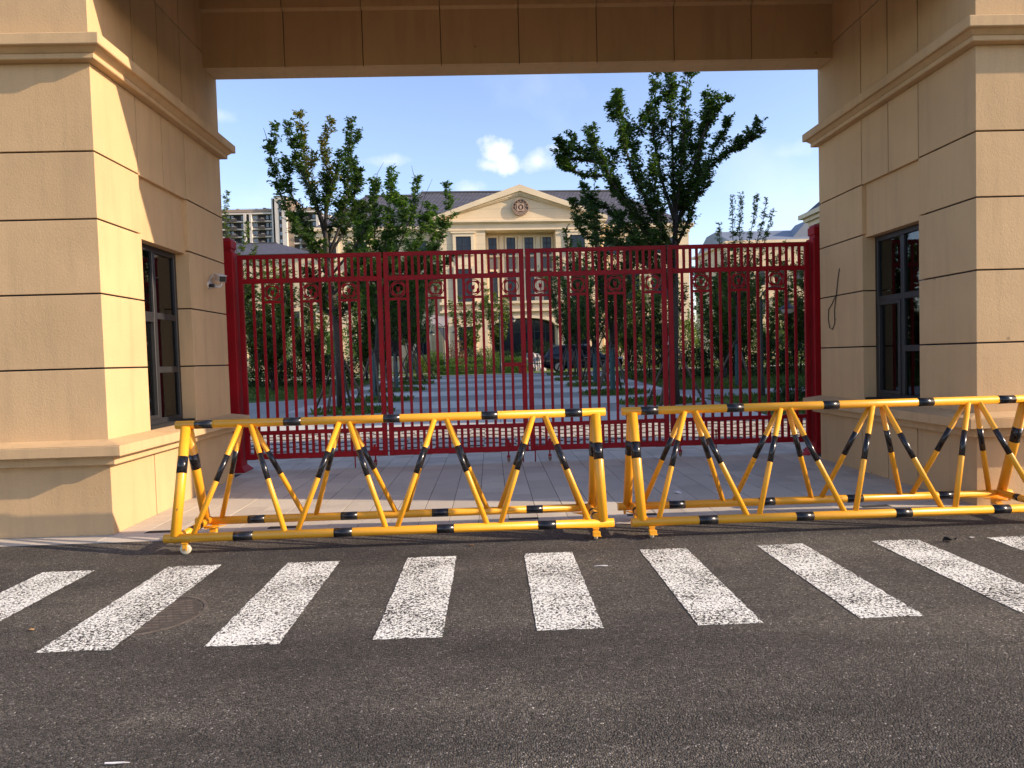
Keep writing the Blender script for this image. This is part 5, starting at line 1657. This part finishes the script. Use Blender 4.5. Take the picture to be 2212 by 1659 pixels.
# awning
a0, a1 = at(918, 702, 60), at(966, 704, 60)
aw = thing('awning', (a0[0], 60, zg(60)), 'grey fabric awning over a dark seat area left of the building', 'awning')
m = MB(); m.add([(a0[0], 60, a0[2] + 0.15), (a1[0], 60, a1[2] - 0.1), (a1[0], 63, a1[2] + 0.9), (a0[0], 63, a0[2] + 1.1), (a0[0], 60, a0[2] + 0.1), (a1[0], 60, a1[2] - 0.16), (a1[0], 63, a1[2] + 0.84), (a0[0], 63, a0[2] + 1.05)],
                [(0, 1, 2, 3), (4, 7, 6, 5), (0, 4, 5, 1), (1, 5, 6, 2), (2, 6, 7, 3), (3, 7, 4, 0)])
m.build('canopy', M['fabric'], aw)
m = MB(); m.add([(a1[0], 60, a1[2] - 0.17), (a1[0] - 0.8, 60.1, a1[2] - 0.15), (a1[0] + 0.15, 60, a1[2] - 2.0), (a1[0], 60.08, a1[2] - 0.17), (a1[0] - 0.8, 60.18, a1[2] - 0.15), (a1[0] + 0.15, 60.08, a1[2] - 2.0)], [(0, 1, 2), (3, 5, 4), (0, 2, 5, 3), (0, 3, 4, 1), (1, 4, 5, 2)])
m.build('drape', M['fabric'], aw)
for x in (a0[0] + 0.1, a1[0] - 0.1):
    for y in (60.1, 62.9): MB().path([(x, y, zg(60)), (x, y, a0[2] + (0.0 if y < 61 else 0.75))], 0.05, 8).build('post', M['pole'], aw)

# ------------------------------------------------------------------ fittings and litter
# security camera on the left gatehouse
px0 = at(451, 612, 9.66)
cz = px0[2]; cyy = 9.66
sc = thing('security_camera', (XL, cyy, cz), 'white bullet security camera on the left gatehouse wall', 'camera')
MB().lathe([(0.0, 0.0), (0.055, 0.0), (0.055, 0.025), (0.0, 0.025)], (XL, cyy, cz - 0.02), 16, False, 0).build('mount', M['white'], sc)
MB().path([(XL + 0.02, cyy, cz - 0.04), (XL + 0.16, cyy, cz - 0.045), (XL + 0.17, cyy, cz + 0.0)], [0.022, 0.018, 0.018], 10).build('arm', M['white'], sc)
MB().path([(XL + 0.02, cyy - 0.03, cz - 0.035), (XL + 0.085, cyy - 0.035, cz - 0.035)], [0.026, 0.024], 10).build('cable_gland', M['darkplastic'], sc)
hd = Vector((0.55, -0.80, -0.22)).normalized(); sd = hd.cross(Vector((0, 0, 1))).normalized(); upv = sd.cross(hd)
hc = Vector((XL + 0.165, cyy, cz + 0.065))
def obox(m, c, ex_, ey_, ez_, f0, f1, s0_, s1_, u0, u1):
    P = [c + hd * f + sd * s_ + upv * u for u in (u0, u1) for (f, s_) in ((f0, s0_), (f1, s0_), (f1, s1_), (f0, s1_))]
    return m.add(P, [(0, 3, 2, 1), (4, 5, 6, 7), (0, 1, 5, 4), (1, 2, 6, 5), (2, 3, 7, 6), (3, 0, 4, 7)])
hs = obox(MB(), hc, 0, 0, 0, -0.12, 0.10, -0.045, 0.045, -0.04, 0.04).build('housing', M['white'], sc, fix=True)
obox(MB(), hc, 0, 0, 0, -0.12, 0.125, -0.052, 0.052, 0.0405, 0.048).build('sun_shield', M['white'], hs, fix=True)
obox(MB(), hc, 0, 0, 0, 0.1005, 0.108, -0.041, 0.041, -0.036, 0.036).build('lens_panel', M['darkplastic'], hs, fix=True)
b_ = hc - hd * 0.12
MB().path([tuple(b_), tuple(b_ + Vector((-0.06, 0, 0.05))), (XL + 0.05, cyy, cz + 0.10), (XL + 0.015, cyy, cz + 0.05), (XL + 0.02, cyy, cz - 0.02)], 0.005, 6).build('lead', M['white'], sc)
# hanging cable on the right gatehouse
pts = [(1812, 580), (1809, 600), (1806, 630), (1801, 670), (1802, 698), (1797, 712), (1791, 708), (1788, 690), (1789, 668), (1797, 655), (1803, 640)]
cb = []
for (u, v) in pts:
    d = CR * ((u - CX) / F) + CD * ((v - CY) / F) + _f
    t = (XR - 0.02) / d[0]; cb.append((XR - 0.012, d[1] * t, H + d[2] * t))
o = MB().path(cb, 0.006, 6).build('hanging_cable', M['cable'], loc=cb[0])
tag(o, 'loose black cable looping down the right gatehouse wall', 'cable')
# manhole cover under the second stripe from the left
mc = tuple(gat(318, 1328)[:2])
r = thing('manhole_cover', (mc[0], mc[1], 0), 'round iron manhole cover half under the second crosswalk stripe', 'manhole cover')
MB().lathe([(0.35, 0.0), (0.35, 0.0019), (0.375, 0.0019), (0.375, 0.0)], (mc[0], mc[1], 0.0), 36, False).build('rim', M['iron'], r)
MB().lathe([(0.0, 0.0008), (0.335, 0.0008), (0.335, -0.002)], (mc[0], mc[1], 0.0), 36, False).build('lid', M['irondark'], r)
m = MB()
for i in range(-6, 7):
    for j in range(-6, 7):
        x, y = i * 0.048 + (0.024 if j % 2 else 0), j * 0.048
        if x * x + y * y < 0.09: m.box((mc[0] + x - 0.018, mc[1] + y - 0.012, 0.0005), (mc[0] + x + 0.018, mc[1] + y + 0.012, 0.0023))
tag(m.build('grip_studs', M['iron'], r), kind='stuff')


def litter(name, label, px, py_, size, mat, cat, seed, tall=0.02, n=7):
    d = CR * ((px - CX) / F) + CD * ((py_ - CY) / F) + _f
    t = -H / d[2]; x, y = d[0] * t, d[1] * t
    Rr = random.Random(seed)
    ring_ = [(x + size[0] * math.cos(2 * math.pi * i / n) * Rr.uniform(.6, 1), y + size[1] * math.sin(2 * math.pi * i / n) * Rr.uniform(.6, 1), 0.004 + tall * Rr.random()) for i in range(n)]
    V = ring_ + [(a, b, max(0.001, z - 0.003)) for a, b, z in ring_]
    Fc = [tuple(range(n)), tuple(range(2 * n - 1, n - 1, -1))] + [(i, i + n, (i + 1) % n + n, (i + 1) % n) for i in range(n)]
    o = MB().add(V, Fc).build(name, mat, loc=(x, y, 0), fix=True)
    return tag(o, label, cat)


litter('paper_strip', 'thin white paper strip lying right of the middle crosswalk stripe', 1300, 1223, (0.075, 0.012), M['paper'], 'litter', 1, 0.004)
litter('paper_scrap', 'crumpled white scrap on the pavers behind the right barrier', 1303 + 160, 1066, (0.06, 0.05), M['paper'], 'litter', 2, 0.03)
litter('dry_leaf', 'curled dry leaf between barrier and crosswalk near the centre', 1017, 1186 - 6, (0.04, 0.02), M['dryleaf'], 'leaf', 3, 0.02)
litter('dry_leaf', 'small dry leaf on the asphalt at the far left', 68, 1362, (0.03, 0.015), M['dryleaf'], 'leaf', 4, 0.012)
litter('straw', 'pale straw lying at the lower left edge of the road', 252, 1652, (0.06, 0.007), M['paper'], 'litter', 6, 0.01)
litter('dirt_clump', 'black clump of dirt beside the right end of the crosswalk', 2052, 1170, (0.085, 0.03), M['mud'], 'dirt', 7, 0.045, 9)
litter('dirt_clump', 'brown leaf scrap on the pavers by the right gatehouse wall', 1834, 1003, (0.055, 0.03), M['mud'], 'dirt', 8, 0.02)
litter('small_stone', 'small pale stone near the right end of the crosswalk', 2100, 1163, (0.03, 0.012), M['concrete'], 'stone', 10, 0.012)
p = at(1741, 966, 10.68)
o = MB().lathe([(0.0, 0.0), (0.055, 0.0), (0.06, 0.03), (0.035, 0.06), (0.0, 0.065)], (p[0], 10.66, 0.001), 14).build('red_cap', M['pinkred'], loc=(p[0], 10.66, 0.0))
tag(o, 'small red plastic cap at the foot of the right gate post', 'cap')
p = at(1452, 735, Y2 - 0.16)
o = MB().lathe([(0.0, -0.14), (0.05, -0.12), (0.085, -0.03), (0.07, 0.06), (0.03, 0.13), (0.0, 0.14)], (p[0] - 0.10, Y2 - 0.2, p[2]), 9, False).build('plastic_bag', M['white'], loc=(p[0] - 0.10, Y2 - 0.2, p[2]))
tag(o, 'white plastic bag tied to the trunk of the tallest right tree', 'bag')
print('objects', len(bpy.data.objects), 'tris', sum(len(o.data.polygons) for o in bpy.data.objects if o.type == 'MESH'))
